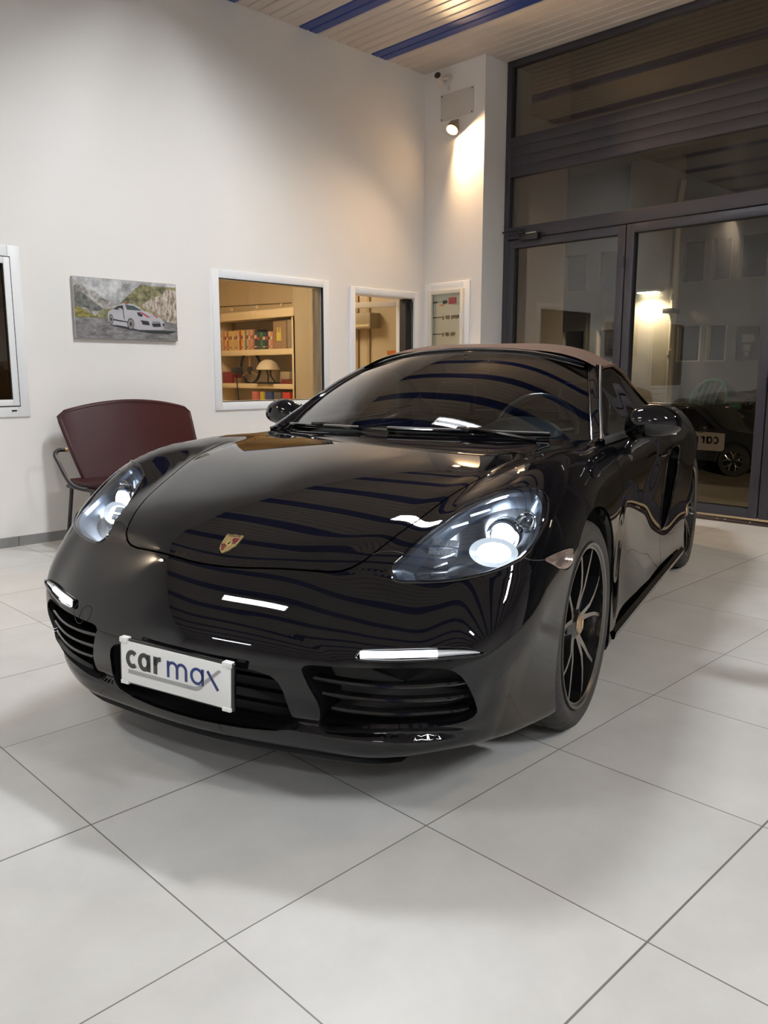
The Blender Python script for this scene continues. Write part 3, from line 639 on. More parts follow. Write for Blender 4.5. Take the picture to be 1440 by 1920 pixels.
for li,(lo_,sgn) in enumerate(zip(lens_o,(1,-1))):
    sg=lambda p:(p[0],p[1]*sgn,p[2])
    P=LENS; D=-ln*.75+np.array([-.6,0,-.15]); D/=np.linalg.norm(D); c=P.mean(0)
    R=[P-grad(P)*.002, c+(P-c)*.955-grad(P)*.012, c+(P-c)*.90+D*.028, c+(P-c)*.80+D*.07, c+(P-c)*.45+D*.13, c+(P-c)*.02+D*.14]
    mb=MB(); n=len(P); mb.mi=0
    for k in range(len(R)-1):
        mb.mi=[1,0,0,1,1][k]
        V=[sg(q) for r in R[k:k+2] for q in r]; mb.add(V,[(i,(i+1)%n,n+(i+1)%n,n+i) for i in range(n)])
    mb.build('reflector_bowl',[bez,hdark],lo_,ang=60)
    # projector
    pc=np.array([.435,.705,.712])+D*.045; ax=np.array([.88,.12,.0]); ax/=np.linalg.norm(ax); ax[1]*=1
    X=Matrix.Translation(Vector(sg(pc)))@Vector((ax[0],ax[1]*sgn,ax[2])).to_track_quat('Z','Y').to_matrix().to_4x4()
    m=MB(); m.X=X; m.lathe([(.034,-.02),(.038,.012),(.045,.014),(.047,.008),(.047,-.05)],36,'z'); m.build('projector_ring',chrome,lo_)
    m=MB(); m.X=X; m.lathe([(0,.026),(.014,.024),(.026,.015),(.033,.0)],32,'z'); m.build('projector',led,lo_)
    pc2=np.array([.37,.752,.745])+D*.045
    X=Matrix.Translation(Vector(sg(pc2)))@Vector((ax[0],ax[1]*sgn,ax[2])).to_track_quat('Z','Y').to_matrix().to_4x4()
    m=MB(); m.X=X; m.lathe([(.0,-.02),(.012,-.012),(.022,.005),(.028,.02),(.030,.018)],28,'z'); m.build('high_beam_reflector',chrome,lo_)
    # lower reflector with the headlight's glare painted on as stepped emission
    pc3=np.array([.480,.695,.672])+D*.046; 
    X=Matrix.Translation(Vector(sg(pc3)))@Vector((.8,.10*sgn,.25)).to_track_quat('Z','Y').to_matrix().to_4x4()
    m=MB(); m.X=X@Matrix.Diagonal((1.25,.75,1,1)); m.lathe([(0,-.012),(.016,-.010),(.026,-.004)],32,'z'); m.mi=1; m.lathe([(.026,-.004),(.038,.004)],32,'z'); m.mi=2; m.lathe([(.038,.004),(.054,.012)],32,'z'); m.build('reflector_glare',[glare_m,mat('inner painted glare',(.9,.9,.9),.3,emit=(.82,.91,1.0),es=1.9),mat('outer painted glare',(.6,.65,.7),.25,metal=.6,emit=(.80,.90,1.0),es=.6)],lo_)
    # four little light bars
    for q,(p,l) in enumerate([((.575,.60,.665),.05),((.60,.59,.645),.04),((.49,.60,.735),.05),((.44,.64,.765),.06)]):
        p=np.array(p)+D*.03; m=MB(); d=np.array([-.35,.35,.12]); d=d/np.linalg.norm(d)*l/2
        m.tube([sg(p-d),sg(p+d)],.0035,8); m.build('light_bar',mat('dim light bar',(.9,.9,.9),.2,emit=(.85,.92,1),es=.55) if q>1 else chrome,lo_)
    m=MB(); m.X=Matrix.Translation(Vector(sg(np.array([.555,.585,.682])+D*.03)))@Vector((.8,.1*sgn,.5)).to_track_quat('Z','Y').to_matrix().to_4x4()
    for a_ in (-1,1): m.box((-.045,a_*.013-.010,-.004),(.035,a_*.013+.010,.004),.002)
    m.build('indicator_reflector',mat('textured reflector',(.5,.52,.56),.25,metal=.9,bump=.8,bs=300),lo_)
    # black seal and bright edge around the lens
    N_=grad(P); m=MB(); m.tube([sg(q) for q in P+N_*-.0005],.0048,10,closed=True); m.build('lens_seal',gblack,lo_)
    pl=bpy.data.lights.new('headlight_beam','SPOT'); pl.energy=2.0; pl.color=(.86,.93,1); pl.spot_size=math.radians(110); pl.spot_blend=.6; pl.shadow_soft_size=.02
    po=bpy.data.objects.new('headlight_beam',pl); COL.objects.link(po); po.parent=lo_; po.location=sg(pc+ax*.05); po.rotation_euler=Vector((1,.05*sgn,-.12)).to_track_quat('-Z','Y').to_euler()
# daytime light strips
drlm=mat('running light',(1,1,1),.3,emit=(.92,.96,1),es=6.5); 
dso=[]
for o,sgn in zip(shell_obj('running_light',drl,gblack,both=False,off=-.014,flange=.0),(1,-1)):
    dso.append(o)
    P=DRL; c=P.mean(0); N_=grad(P)
    sel=[(.848,.492,.4505),(.825,.548,.452),(.792,.612,.4535),(.765,.662,.4545)]
    m=MB(); pts=smoothpoly(sel,6,False); nn=grad(pts); rad=[.0085]*len(pts)
    m.tube([(q[0],q[1]*sgn,q[2]) for q in pts-nn*.006],rad,10); m.build('light_tube',drlm,o)
    sel=smoothpoly([(.765,.662,.4545),(.745,.700,.456),(.728,.735,.457),(.716,.755,.456)],6,False); nn=grad(sel)
    m=MB(); m.tube([(q[0],q[1]*sgn,q[2]) for q in sel-nn*.006],list(np.linspace(.0085,.002,len(sel))),10); m.build('chrome_tail',mat('pale chrome',(.8,.8,.8),.25,metal=.8,emit=(.9,.95,1),es=.25),o)
    # black housing edge
    m=MB(); m.tube([(q[0],q[1]*sgn,q[2]) for q in P-N_*.001],.003,8,closed=True); m.build('bezel',gblack,o)
    R=[P-N_*.001,P-N_*.016]; m=MB(); n=len(P); m.add([(q[0],q[1]*sgn,q[2]) for r in R for q in r],[(i,(i+1)%n,n+(i+1)%n,n+i) for i in range(n)]); m.build('housing',gblack,o)
# side markers
mk=glassmat('clear marker',(.9,.86,.84),1.5,extra=.05)
for o,sgn in zip(shell_obj('side_marker',mark,mk,both=False,off=.001,flange=.004),(1,-1)):
    P=MARK; N_=grad(P); c=P.mean(0); R=[P-N_*.002,c+(P-c)*.8-N_*.018,c+(P-c)*.02-N_*.02]; n=len(P); m=MB(); m.add([(q[0],q[1]*sgn,q[2]) for r in R for q in r],[(k*n+i,k*n+(i+1)%n,(k+1)*n+(i+1)%n,(k+1)*n+i) for k in range(2) for i in range(n)]); m.build('marker_reflector',mat('pinkish reflector',(.75,.66,.62),.22,metal=.85),o)
# corner intakes with slats
CI=ringbox(CINT,(-1,-.25,0),.13,black,'corner_intake',shrink=.9)
for o,sgn in zip(CI,(1,-1)):
    for q in range(3):
        t=(q+1)/4.0; zt,zb=.414,.25; z=zt+(zb-zt)*(t*.93)
        ys=np.linspace(.372+.02*q,.735-.012*abs(q-1.0),16); pts=[]
        for y in ys:
            x=float(Xf(np.array(y),np.array(z)))-.012
            if y>.70: x-=(y-.70)*.5
            pts.append((x,y*sgn,z-.010*math.sin((y-.37)/.36*PI)))
        m=MB()
        G=[[(p[0]-.035,p[1],p[2]+.004),(p[0]-.004,p[1],p[2]+.005),(p[0],p[1],p[2]),(p[0]-.004,p[1],p[2]-.005),(p[0]-.035,p[1],p[2]-.004)] for p in pts]
        m.grid(G); m.grid([[G[i][0],G[i][-1]] for i in range(len(G))]); m.build('grille_slat',gblack,o)
MID3=[(float(Xf(np.array(abs(y)),np.array(z))),y,z) for y,z in [(a,b) for a,b in MIDI]+[(-a,b) for a,b in MIDI[::-1][1:-1]]]
P=np.array(MID3); c=P.mean(0); m=MB(); n=len(P); R=[P+np.array([-.003,0,0]),P*[1,.97,1]+np.array([-.10,0,0]),c+(P-c)*.02+np.array([-.10,0,0])]
m.add([tuple(q) for r in R for q in r],[(k*n+i,k*n+(i+1)%n,(k+1)*n+(i+1)%n,(k+1)*n+i) for k in range(2) for i in range(n)]); cin=m.build('centre_intake',black,CAR,ang=60)
for z in (.235,.27,.305,.34):
    m=MB(); m.grid([[(.845-.16*y*y,y,z+.004),(.86-.16*y*y,y,z),(.845-.16*y*y,y,z-.004)] for y in np.linspace(-.29,.29,14)]); m.build('grille_slat',gblack,cin)
# lower splitter
m=MB(); G=[]
for y in np.linspace(-.56,.56,40):
    k=min(1,(.565-abs(y))/.12)**.5; x=float(Xf(np.array(abs(y)),np.array(.15)))-.01; G.append([(x-.03,y,.146),(x-.014,y,.146-.016*k),(x-.03,y,.146-.026*k),(x-.10,y,.146-.022*k),(x-.12,y,.150)])
m.grid(G); m.build('front_splitter',black,CAR)
# round tow eye cap line (right of the plate seen from the car)
pts=[]
for k in range(28):
    w=2*PI*k/28; y=-.437+.026*math.cos(w); z=.432+.030*math.sin(w); pts.append(np.array([float(Xf(np.array(abs(y)),np.array(z))),y,z]))
pts=np.array(pts); m=MB(); m.tube([tuple(q) for q in pts-np.array([.0002,0,0])],.0008,6,closed=True); m.build('tow_eye_cap',black,CAR)
# arch liners and floor of the cabin
for xc,r in ((0,.378),(-2.475,.382)):
    for sgn in (1,-1):
        m=MB(); m.lathe([(r,.825*sgn),(r,.50*sgn),(.02,.50*sgn)],48,'y',c=(xc,0,.345),a0=-.12,a1=PI+.2); m.build('wheel_arch_liner',under,CAR)
        lipp=[]; 
        for k in range(61):
            w=-.42+(PI+.84)*k/60; x=xc+(r-.005)*math.cos(w); z=.345+(r-.005)*math.sin(w)
            y=.9
            for _ in range(40):
                if F(np.array(x),np.array(y),np.array(z))<0: break
                y-=.002
            lipp.append((x,(y-.003)*sgn,z))
        m=MB(); G=[[ (p[0],p[1],p[2]), (p[0]+(p[0]-xc)*-.01,p[1]-.012*sgn,p[2]-(p[2]-.345)*.01),(p[0]-(p[0]-xc)*.02,p[1]-.03*sgn,p[2]-(p[2]-.345)*.02)] for p in lipp]; m.grid(G,sgn<0); m.build('wheel_arch_lip',paint,CAR)
# side vents
VE=[]
for (x,z) in VENT: VE.append((x,float(Ys(np.array(x),np.array(z))),z))
for o,sgn in zip(ringbox(np.array(VE),(-.35,-1,0),.13,gblack,'side_vent',shrink=.85),(1,-1)):
    for z in (.50,.62,.70):
        m=MB(); m.box((-1.88 if z>.55 else -1.80,(.78)*sgn,z-.006),(-1.64 if z>.55 else -1.62,(.815)*sgn,z+.006),.003); m.build('vent_blade',gblack,o)
    P=np.array(VE); N_=grad(P); m=MB(); m.tube([(q[0],q[1]*sgn,q[2]) for q in P-N_*.002],.006,8,closed=True); m.build('vent_frame',paint,o)
# door handles, sill blades
for o,sgn in zip(doors,(1,-1)):
    m=MB(); pts=[(-1.50,.852,.768),(-1.47,.866,.770),(-1.40,.872,.770),(-1.33,.868,.768),(-1.29,.854,.764)]; m.tube([(a,b*sgn,c_) for a,b,c_ in smoothpoly(pts,4,False)],[.006,.009,.010,.010,.011,.011,.012,.012,.012,.012,.012,.011,.011,.010,.009,.008,.006],10); m.build('door_handle',paint,o)
for sgn in (1,-1):
    m=MB(); G=[]
    for x in np.linspace(-.42,-2.05,40):
        yy=.835+.02*(abs(x)-.42); G.append([(x,sgn*(yy+.012),.205),(x,sgn*(yy+.028),.19),(x,sgn*(yy+.022),.165),(x,sgn*(yy-.05),.15)])
    m.grid(G,sgn<0); m.build('side_sill',gblack,CAR)
# ------------------------------------------------------------------ greenhouse
belt=lambda x:(.745+.02*min(max((-.6-x)/.8,0),1)) 
def ws(s,t,o=0):
    """windscreen surface, s across -1..1, t base to top"""
    bx_,by_,bz_=-.40-.217*abs(s)**2.2,.70*s,.888-.016*s*s
    tx,ty,tz=-1.105-.070*abs(s)**2.2,.545*s,1.229-.073*abs(s)**2.6
    x=bx_+(tx-bx_)*t; y=by_+(ty-by_)*t; z=bz_+(tz-bz_)*t; bow=.030*4*t*(1-t)
    return Vector((x+bow*.45+o*.42,y,z+bow*.9+o*.9))
wsm=glassmat('windscreen glass',(.74,.80,.77),1.5,extra=.012)
m=MB(); m.grid([[ws(s,t) for t in np.linspace(0,1,22)] for s in np.linspace(-1,1,41)]); wso=m.build('windshield',wsm,CAR,ang=80)
# black ceramic band, top rail
m=MB(); m.grid([[ws(s,t,.0012) for t in np.linspace(.965,1,3)] for s in np.linspace(-1,1,41)]); m.build('shade_band',gblack,wso)
m=MB(); m.grid([[ws(s,1,0),ws(s,1,.010)+Vector((-.008,0,0)),ws(s,1,.012)+Vector((-.03,0,.006)),ws(s,1,0)+Vector((-.045,0,.0))] for s in np.linspace(-1,1,41)]); m.build('header_rail',gblack,CAR)
m=MB(); m.tube([ws(s,1,.011)+Vector((-.004,0,0)) for s in np.linspace(-.97,.97,50)],.0028,8); m.build('header_trim',chrome,CAR)
def railp(x): # top of the side window / roof edge
    X=[-.60,-.80,-1.0,-1.20,-1.40,-1.60,-1.80,-2.0,-2.15,-2.3,-2.5]
    Yv=[.745,.69,.640,.594,.600,.604,.612,.642,.66,.665,.66]; Z=[.882,.985,1.085,1.160,1.170,1.138,1.075,.975,.935,.92,.90]
    return float(np.interp(-x,[-a for a in X],Yv)),float(np.interp(-x,[-a for a in X],Z))
# A pillars
for sgn in (1,-1):
    m=MB(); G=[]
    for t in np.linspace(-.02,1.0,24):
        a_=ws(1,t); y2,z2=railp(-.60-(.60)*t); b_=Vector((-.60-.60*t,y2,z2)); b_.x=-.575-.61*t
        mid=(a_+b_)/2+Vector((.004,.012,.008)); G.append([a_+Vector((0,-.012,-.01)),a_+Vector((.001,0,.003)),mid,b_,b_+Vector((0,-.03,-.012))])
    G=[[(p.x,p.y*sgn,p.z) for p in r] for r in G]; m.grid(G,sgn<0); m.build('pillar',paint,CAR,ang=60)
    m=MB(); m.tube([(r[3][0],r[3][1]+.001*sgn,r[3][2]) for r in G],.006,8); m.build('window_seal',mat('satin grey trim',(.05,.05,.055),.42,metal=.2),CAR)
    m=MB(); m.tube([(ws(1,t,.003).x,ws(1,t,.003).y*sgn,ws(1,t,.003).z) for t in np.linspace(0,.98,24)],.0035,8); m.build('windshield_trim',mat('polished trim',(.16,.16,.17),.15,metal=1),CAR)
    # side window
    m=MB(); G=[]
    for x in np.linspace(-.60,-1.92,40):
        y2,z2=railp(x); yb_=belt(x)-.004; zb_=.882+.004*(-.6-x); 
        if x<-1.55: 
            k=(x+1.55)/(-.25); z2=z2+(0)*k
        G.append([(x,(yb_+(y2-.006-yb_)*q+.010*4*q*(1-q))*sgn,zb_+(z2-.012-zb_)*q) for q in np.linspace(0,1,8)])
    m.grid(G,sgn>0); m.build('side_window',glassmat('side glass',(.08,.08,.09),1.45,mult=.55),CAR)
    m=MB(); G=[]
    for x in np.linspace(-.575,-2.35,60):
        yb_=belt(x); zb_=.876+.004*(-.6-x)+max(0,-1.5-x)*.05
        G.append([(x,(yb_-.02)*sgn,zb_+.012),(x,(yb_+.0)*sgn,zb_+.014),(x,(yb_+.012)*sgn,zb_+.006),(x,(yb_+.014)*sgn,zb_-.012)])
    m.grid(G,sgn<0); m.build('beltline_trim',mat('satin grey trim'),CAR)
# fabric roof
fab=mat('brown roof fabric',(.105,.066,.050),.9,spec=.15,bump=.35,bs=500)
RX=np.concatenate([np.linspace(-1.15,-1.30,6),np.linspace(-1.36,-2.62,34)])
def roofz(x): return float(np.interp(x,[-2.62,-2.5,-2.3,-2.1,-1.9,-1.7,-1.5,-1.35,-1.2,-1.15],[.93,.965,1.045,1.13,1.205,1.255,1.279,1.272,1.247,1.236]))
XR=np.array([-2.62,-2.5,-2.3,-2.1,-1.9,-1.7,-1.5,-1.35,-1.2,-1.15])
rz=TPS([(a,0) for a in XR]+[(a,.5) for a in XR],[.905,.92,.955,1.01,1.095,1.19,1.262,1.270,1.248,1.236]*2,1e-5)
def roofpt(x,q):
    """q 0 centre .. 1 rail .. >1 down to the belt"""
    zc=float(rz(np.array(x),np.array(0.))); yr,zr=railp(x)
    if x<-2.3: zr=min(zr,zc-.005)
    if q<=1:
        y=yr*q; z=zr+(zc-zr)*(1-q**4.2); return (x,y,z)
    k=q-1; yb_=belt(x)-.004; zb_=.89; 
    return (x,yr+(yb_-yr)*k+.02*math.sin(PI*k)*.6,zr+(zb_-zr)*k)
m=MB(); QS=np.linspace(-1,1,49)
m.grid([[ (lambda p:(p[0],p[1]*(1 if q>=0 else -1),p[2]))(roofpt(x,abs(q))) for q in QS] for x in RX]); ro=m.build('soft_top',fab,CAR,ang=70)
for sgn in (1,-1):
    m=MB(); XS=[x for x in np.linspace(-1.80,-2.62,30)]
    G=[]
    for x in XS:
        y0,z0=railp(x); k0=0.0
        r=[roofpt(x,1+k) for k in np.linspace(0,1,10)]; G.append([(a,b*sgn,c_) for a,b,c_ in r])
    # front edge follows the rounded rear end of the window
    for i,x in enumerate(XS):
        kk=max(0,min(1,(x+1.80)/(-.14)))
        if kk<1:
            lim=kk**.5 if kk>0 else .02; r=[roofpt(x,1+k) for k in np.linspace(0,max(lim,.03),10)]; G[i]=[(a,b*sgn,c_) for a,b,c_ in r]
    m.grid(G,sgn>0); m.build('roof_quarter',fab,CAR,ang=70)
    m=MB(); m.tube([(x,(railp(x)[0]+.004)*sgn,railp(x)[1]-.004) for x in np.linspace(-1.19,-2.3,40)],.008,8); m.build('roof_seam',fab,CAR)
# cabin: tub, dash, seats, wheel, mirror
inter=mat('black leather',(.018,.018,.019),.45); dashm=mat('dark grey dash',(.055,.06,.06),.5)
m=MB(); m.box((-2.3,-.68,.22),(-.45,.68,.24)); m.box((-2.5,-.70,.24),(-2.3,.70,.90)); m.box((-.52,-.68,.24),(-.45,.68,.72)); 
for sgn in (1,-1): m.box((-2.4,.66*sgn,.24),(-.5,.70*sgn,.85))
m.build('cabin_tub',inter,CAR,smooth=False)
m=MB(); G=[]
for s in np.linspace(-1,1,25):
    w=ws(s*.97,0); G.append([(w.x-.005,w.y,w.z-.035),(w.x-.12,w.y*.99,w.z-.02),(w.x-.30,w.y*.97,w.z+.0+.02*math.exp(-((w.y-.37)/.18)**2)),(w.x-.38,w.y*.95,w.z-.03),(w.x-.42,w.y*.95,w.z-.20)])
m.grid(G); m.build('dashboard',dashm,CAR,ang=70)
m=MB(); G=[]
for a_ in np.linspace(0,PI,17): G.append([(x,.37+r*math.cos(a_),.875+h*math.sin(a_)) for x,r,h in ((-.60,.10,.02),(-.68,.16,.065),(-.80,.17,.075),(-.80,.14,.055))])
m.grid(G); m.build('instrument_hood',mat('grey instrument hood',(.10,.115,.12),.35),CAR,ang=70)
SW=empty('steering_wheel',(0,0,0),None,None); 
for k_ in ('label','category'):
    if k_ in SW: del SW[k_]
SW.parent=CAR; SW.location=(-.97,.37,.86); SW.rotation_euler=(0,math.radians(68),0)
m=MB(); m.lathe([(.182+.016*math.cos(t),.016*math.sin(t)) for t in np.linspace(0,2*PI,13)[:-1]],44,'z',close=True); m.build('rim',mat('glossy wheel rim',(.03,.03,.03),.15,coat=.5),SW)
m=MB(); m.lathe([(0,.03),(.05,.025),(.06,0),(.0,-.02)],20,'z')
for a_ in (0,PI/2*1.1,-PI/2*1.1): m.tube([(.05*math.cos(a_),.05*math.sin(a_),0),(.175*math.cos(a_),.175*math.sin(a_),0)],.014,8)
m.build('spokes',inter,SW)
for sgn in (1,-1):
    m=MB(); m.X=Matrix.Translation((-1.45,.36*sgn,.30)); 
    m.box((-.28,-.24,.0),(.28,.24,.16),.05); b0=len(m.v)
    m.X=Matrix.Translation((-1.68,.36*sgn,.40))@Matrix.Rotation(math.radians(-14),4,'Y'); m.box((-.08,-.25,0),(.05,.25,.50),.06); m.box((-.06,-.12,.48),(.04,.12,.70),.04)
    m.build('seat',inter,CAR)
m=MB(); m.X=Matrix.Translation(ws(0,.90)+Vector((-.06,0,-.045)))@Matrix.Rotation(math.radians(8),4,'Y'); m.box((-.012,-.11,-.032),(.012,.11,.032),.012); m.X=None; m.tube([ws(0,.93)+Vector((-.02,0,-.012)),ws(0,.90)+Vector((-.05,0,-.03))],.010); m.build('rear_view_mirror',inter,CAR)
# cowl panel between the hood and the glass, wipers
cowl=mat('black cowl',(.008,.008,.009),.5)
m=MB(); G=[]
for s in np.linspace(-.90,.90,37):
    w=ws(s*1.0,0); x0_=float(np.interp(abs(w.y),[0,.335,.463,.60,.7],[-.265,-.19,-.158,-.12,-.3])); G.append([(x0_-.0,w.y,.855),(w.x+.02,w.y,.868-.016*s*s),(w.x-.03,w.y,w.z-.02)])
m.grid(G); m.build('cowl_panel',cowl,CAR,ang=60)
def wiper(p0,p1,side):
    s0,t0=p0; s1,t1=p1; P=[ws(s0+(s1-s0)*k,t0+(t1-t0)*k,.012) for k in np.linspace(0,1,14)]
    m=MB(); m.tube(P,.0085,8); w=m.build('wiper_blade',gblack,CAR); 
    m=MB(); m.tube([p+Vector((.006,0,.007)) for p in P],.0030,6); m.build('rubber_edge',mat('grey wiper strip',(.30,.29,.28),.35),w)
    m=MB(); mid=P[7]; e=Vector((mid.x+.05,side,.885)); m.tube([mid+Vector((0,0,.012)),(mid+e)/2+Vector((.02,0,.01)),e],.008,8); m.box((mid.x-.012,mid.y-.05,mid.z+.004),(mid.x+.014,mid.y+.05,mid.z+.018),.004); m.build('wiper_arm',gblack,w)
wiper((-.96,.035),(-.30,.02),-.05); wiper((-.10,.022),(.80,.02),.55)
# ------------------------------------------------------------------ door mirrors
for sgn in (1,-1):
    mo=bpy.data.objects.new('door_mirror',None); COL.objects.link(mo); mo.parent=CAR; mo.location=(-.87,.882*sgn,.928)
    m=MB(); V=[];Fc=[]; nn_,mm_=36,22
    for i in range(mm_+1):
        ph=PI*i/mm_; yy=math.cos(ph)   # along y: +1 outer tip
        rr=math.sin(ph)**.75
        for k in range(nn_):
            w=2*PI*k/nn_; cx,cz=math.cos(w),math.sin(w)
            hz=.073*(1-.16*yy)*(1 if cz>0 else .80); dx=.078 if cx>0 else .035
            ex=(abs(cx)**.85)*(1 if cx>0 else -1); 
            V.append((rr*ex*dx-.02*yy-.012*(yy*yy),(yy*.108+.0)*sgn,rr*cz*hz+.004-.012*yy*yy+.006*yy))
        if i<mm_:
            for k in range(nn_): Fc.append((i*nn_+k,i*nn_+(k+1)%nn_,(i+1)*nn_+(k+1)%nn_,(i+1)*nn_+k))
    m.add(V,Fc); m.build('mirror_shell',paint,mo,ang=80)
    m=MB(); m.tube([(.0,-.02*sgn,-.048),(.0,-.05*sgn,-.062),(.02,-.082*sgn,-.088),(.05,-.098*sgn,-.118),(.085,-.075*sgn,-.135)],[.024,.026,.024,.026,.02],12); m.build('mirror_arm',gblack,mo)
    m=MB(); m.box((-.048,-.085*sgn,-.042),(-.044,.085*sgn,.05),.001); m.build('mirror_glass',chrome,mo)
for sgn in (1,-1):
    for nm_,sm in (('wing_seam',[(.520,.791,.657),(.50,.808,.648),(.475,.822,.6435),(.448,.832,.641)]),('hood_seam',[(.665,.430,.655),(.648,.455,.6605),(.640,.48,.661),(.638,.509,.657)])):
        q_=smoothpoly(sm,5,False); nn_=grad(q_); ff=F(q_[:,0],q_[:,1],q_[:,2]); q_=q_-nn_*ff[:,None]; ff=F(q_[:,0],q_[:,1],q_[:,2]); q_=q_-nn_*ff[:,None]
        m=MB(); m.tube([(a,b*sgn,c_) for a,b,c_ in q_],.0016,6); m.build(nm_,black,CAR)
# ------------------------------------------------------------------ crest on the hood
cn=grad(np.array([[.714,0.,.651]]))[0]; cz=Vector(cn); up_=Vector((-1,0,0)); up_=(up_-cz*up_.dot(cz)).normalized(); rt=up_.cross(cz).normalized()
CX=Matrix(((rt.x,up_.x,cz.x,.714),(rt.y,up_.y,cz.y,0),(rt.z,up_.z,cz.z,.6525),(0,0,0,1)))@Matrix.Diagonal((1.14,1.14,1.0,1))
gold=mat('gold enamel',(.80,.62,.28),.25,metal=.85); red=mat('dark red enamel',(.22,.02,.03),.3,coat=.5); blk2=mat('black enamel',(.01,.01,.01),.3)
def shield(k=1.0):
    R=[(0,.034),(.012,.031),(.023,.033),(.0255,.030),(.024,.010),(.021,-.008),(.014,-.023),(.0,-.035)]
    R=R+[(-a,b) for a,b in R[::-1][1:-1]]; return [(a*k,b*k) for a,b in R]
m=MB(); m.X=CX; m.prism([(a,b,0) for a,b in shield()],(0,0,.003)); crest=m.build('crest_badge',gold,CAR,smooth=False)
def inshape(mbx,pl,h=.0036,base=.003):
    mbx.prism([(a,b,base) for a,b in pl],(0,0,h-base))
m=MB(); m.X=CX
for sx,top in ((1,1),(-1,0)):
    for q in range(3):
        if top: y1=.021-q*.007; xa,xb=.0025,.0215-q*.0008
        else: y1=-.003-q*.008; xa,xb=.0025,.0195-q*.0042
        m.mi=0; inshape(m,[(sx*xa,y1),(sx*xb,y1),(sx*(xb-.001),y1-.0042),(sx*xa,y1-.0042)][::sx])
        m.mi=1; inshape(m,[(sx*xa,y1-.0043),(sx*xb,y1-.0043),(sx*(xb-.0012),y1-.0062),(sx*xa,y1-.0062)][::sx])
m.build('crest_stripes',[red,blk2],crest,smooth=False)
m=MB(); m.X=CX; inshape(m,[(-.0075,.008),(.0075,.008),(.007,-.004),(0,-.010),(-.007,-.004)],.0040,.003); m.build('crest_centre',mat('bright gold',(.85,.70,.25),.3,metal=.8),crest,smooth=False)
m=MB(); m.X=CX; inshape(m,[(-.002,-.006),(.001,-.003),(.003,-.004),(.0022,.001),(.004,.005),(.001,.0055),(-.001,.003),(-.0035,.002),(-.002,-.001)],.0046,.004); m.build('crest_horse',blk2,crest,smooth=False)
def text(body,size,X,name,m_,parent,extr=.0002,bold=0):
    c=bpy.data.curves.new(name,'FONT'); c.body=body; c.size=size; c.align_x='CENTER'; c.align_y='CENTER'; c.extrude=extr; c.offset=bold
    o=bpy.data.objects.new('t',c); COL.objects.link(o); dg=bpy.context.evaluated_depsgraph_get(); me=bpy.data.meshes.new_from_object(o.evaluated_get(dg)); bpy.data.objects.remove(o)
    me.transform(X); me.materials.clear(); me.materials.append(m_); r=bpy.data.objects.new(name,me); COL.objects.link(r); r.parent=parent; return r
text('PORSCHE',.0085,CX@Matrix.Translation((0,.0268,.0033)),'crest_lettering',blk2,crest)
# ------------------------------------------------------------------ number plate
plw=mat('plate white',(.80,.80,.78),.4); pld=mat('charcoal letters',(.045,.045,.045),.5); pln=mat('navy letters',(.018,.035,.16),.5); plg=mat('grey swoosh',(.36,.36,.36),.5)
tilt=Matrix.Rotation(math.radians(-2.2),4,'X'); PX=Matrix.Translation((.958,-.004,.352))@tilt
# plate plane: local s -> +y, t -> +z, normal +x
m=MB(); m.X=PX; m.box((-.016,-.192,-.064),(-.004,.192,.064),.003); ho=m.build('plate_holder',gblack,CAR)
m=MB(); m.X=PX; m.box((-.004,-.184,-.058),(.0,.184,.058),.001); pl=m.build('number_plate',plw,CAR)
m=MB(); m.X=PX; m.box((-.05,-.12,-.03),(-.016,.12,.05)); m.build('plate_bracket',black,CAR)
for (s,t) in ((-.172,.060),(.174,.060),(-.170,-.060),(.174,-.060)):
    m=MB(); m.X=PX; h=.010; m.box((-.016,s-.015,t-(.008 if t>0 else .005)),(.003,s+.012,t+(.007 if t>0 else .006)),.002); m.build('plate_clip',plw,pl)
def stroke(mb,P,w,h0,h1,closed=False):
    P=[np.array(p,float) for p in P]; n=len(P); L=[];R=[]
    for i in range(n):
        if closed: a_,b_=P[i-1],P[(i+1)%n]
        else: a_,b_=P[max(i-1,0)],P[min(i+1,n-1)]
        d=b_-a_; d/=np.linalg.norm(d)+1e-9; nn=np.array([-d[1],d[0]]); L.append(P[i]+nn*w/2); R.append(P[i]-nn*w/2)
    V=[]; 
    for h in (h0,h1):
        for q in L: V.append((h,q[0],q[1]))
        for q in R: V.append((h,q[0],q[1]))
    Fc=[]; rng=range(n if closed else n-1)
    for i in rng:
        j=(i+1)%n; Fc.append((2*n+i,2*n+j,3*n+j,3*n+i)); Fc.append((i,2*n+i,2*n+j,j)); Fc.append((n+j,3*n+j,3*n+i,n+i))
    mb.add(V,Fc)
def arc(cx,cy,rx,ry,a0,a1,n=18): return [(cx+rx*math.cos(math.radians(a0+(a1-a0)*k/n)),cy+ry*math.sin(math.radians(a0+(a1-a0)*k/n))) for k in range(n+1)]
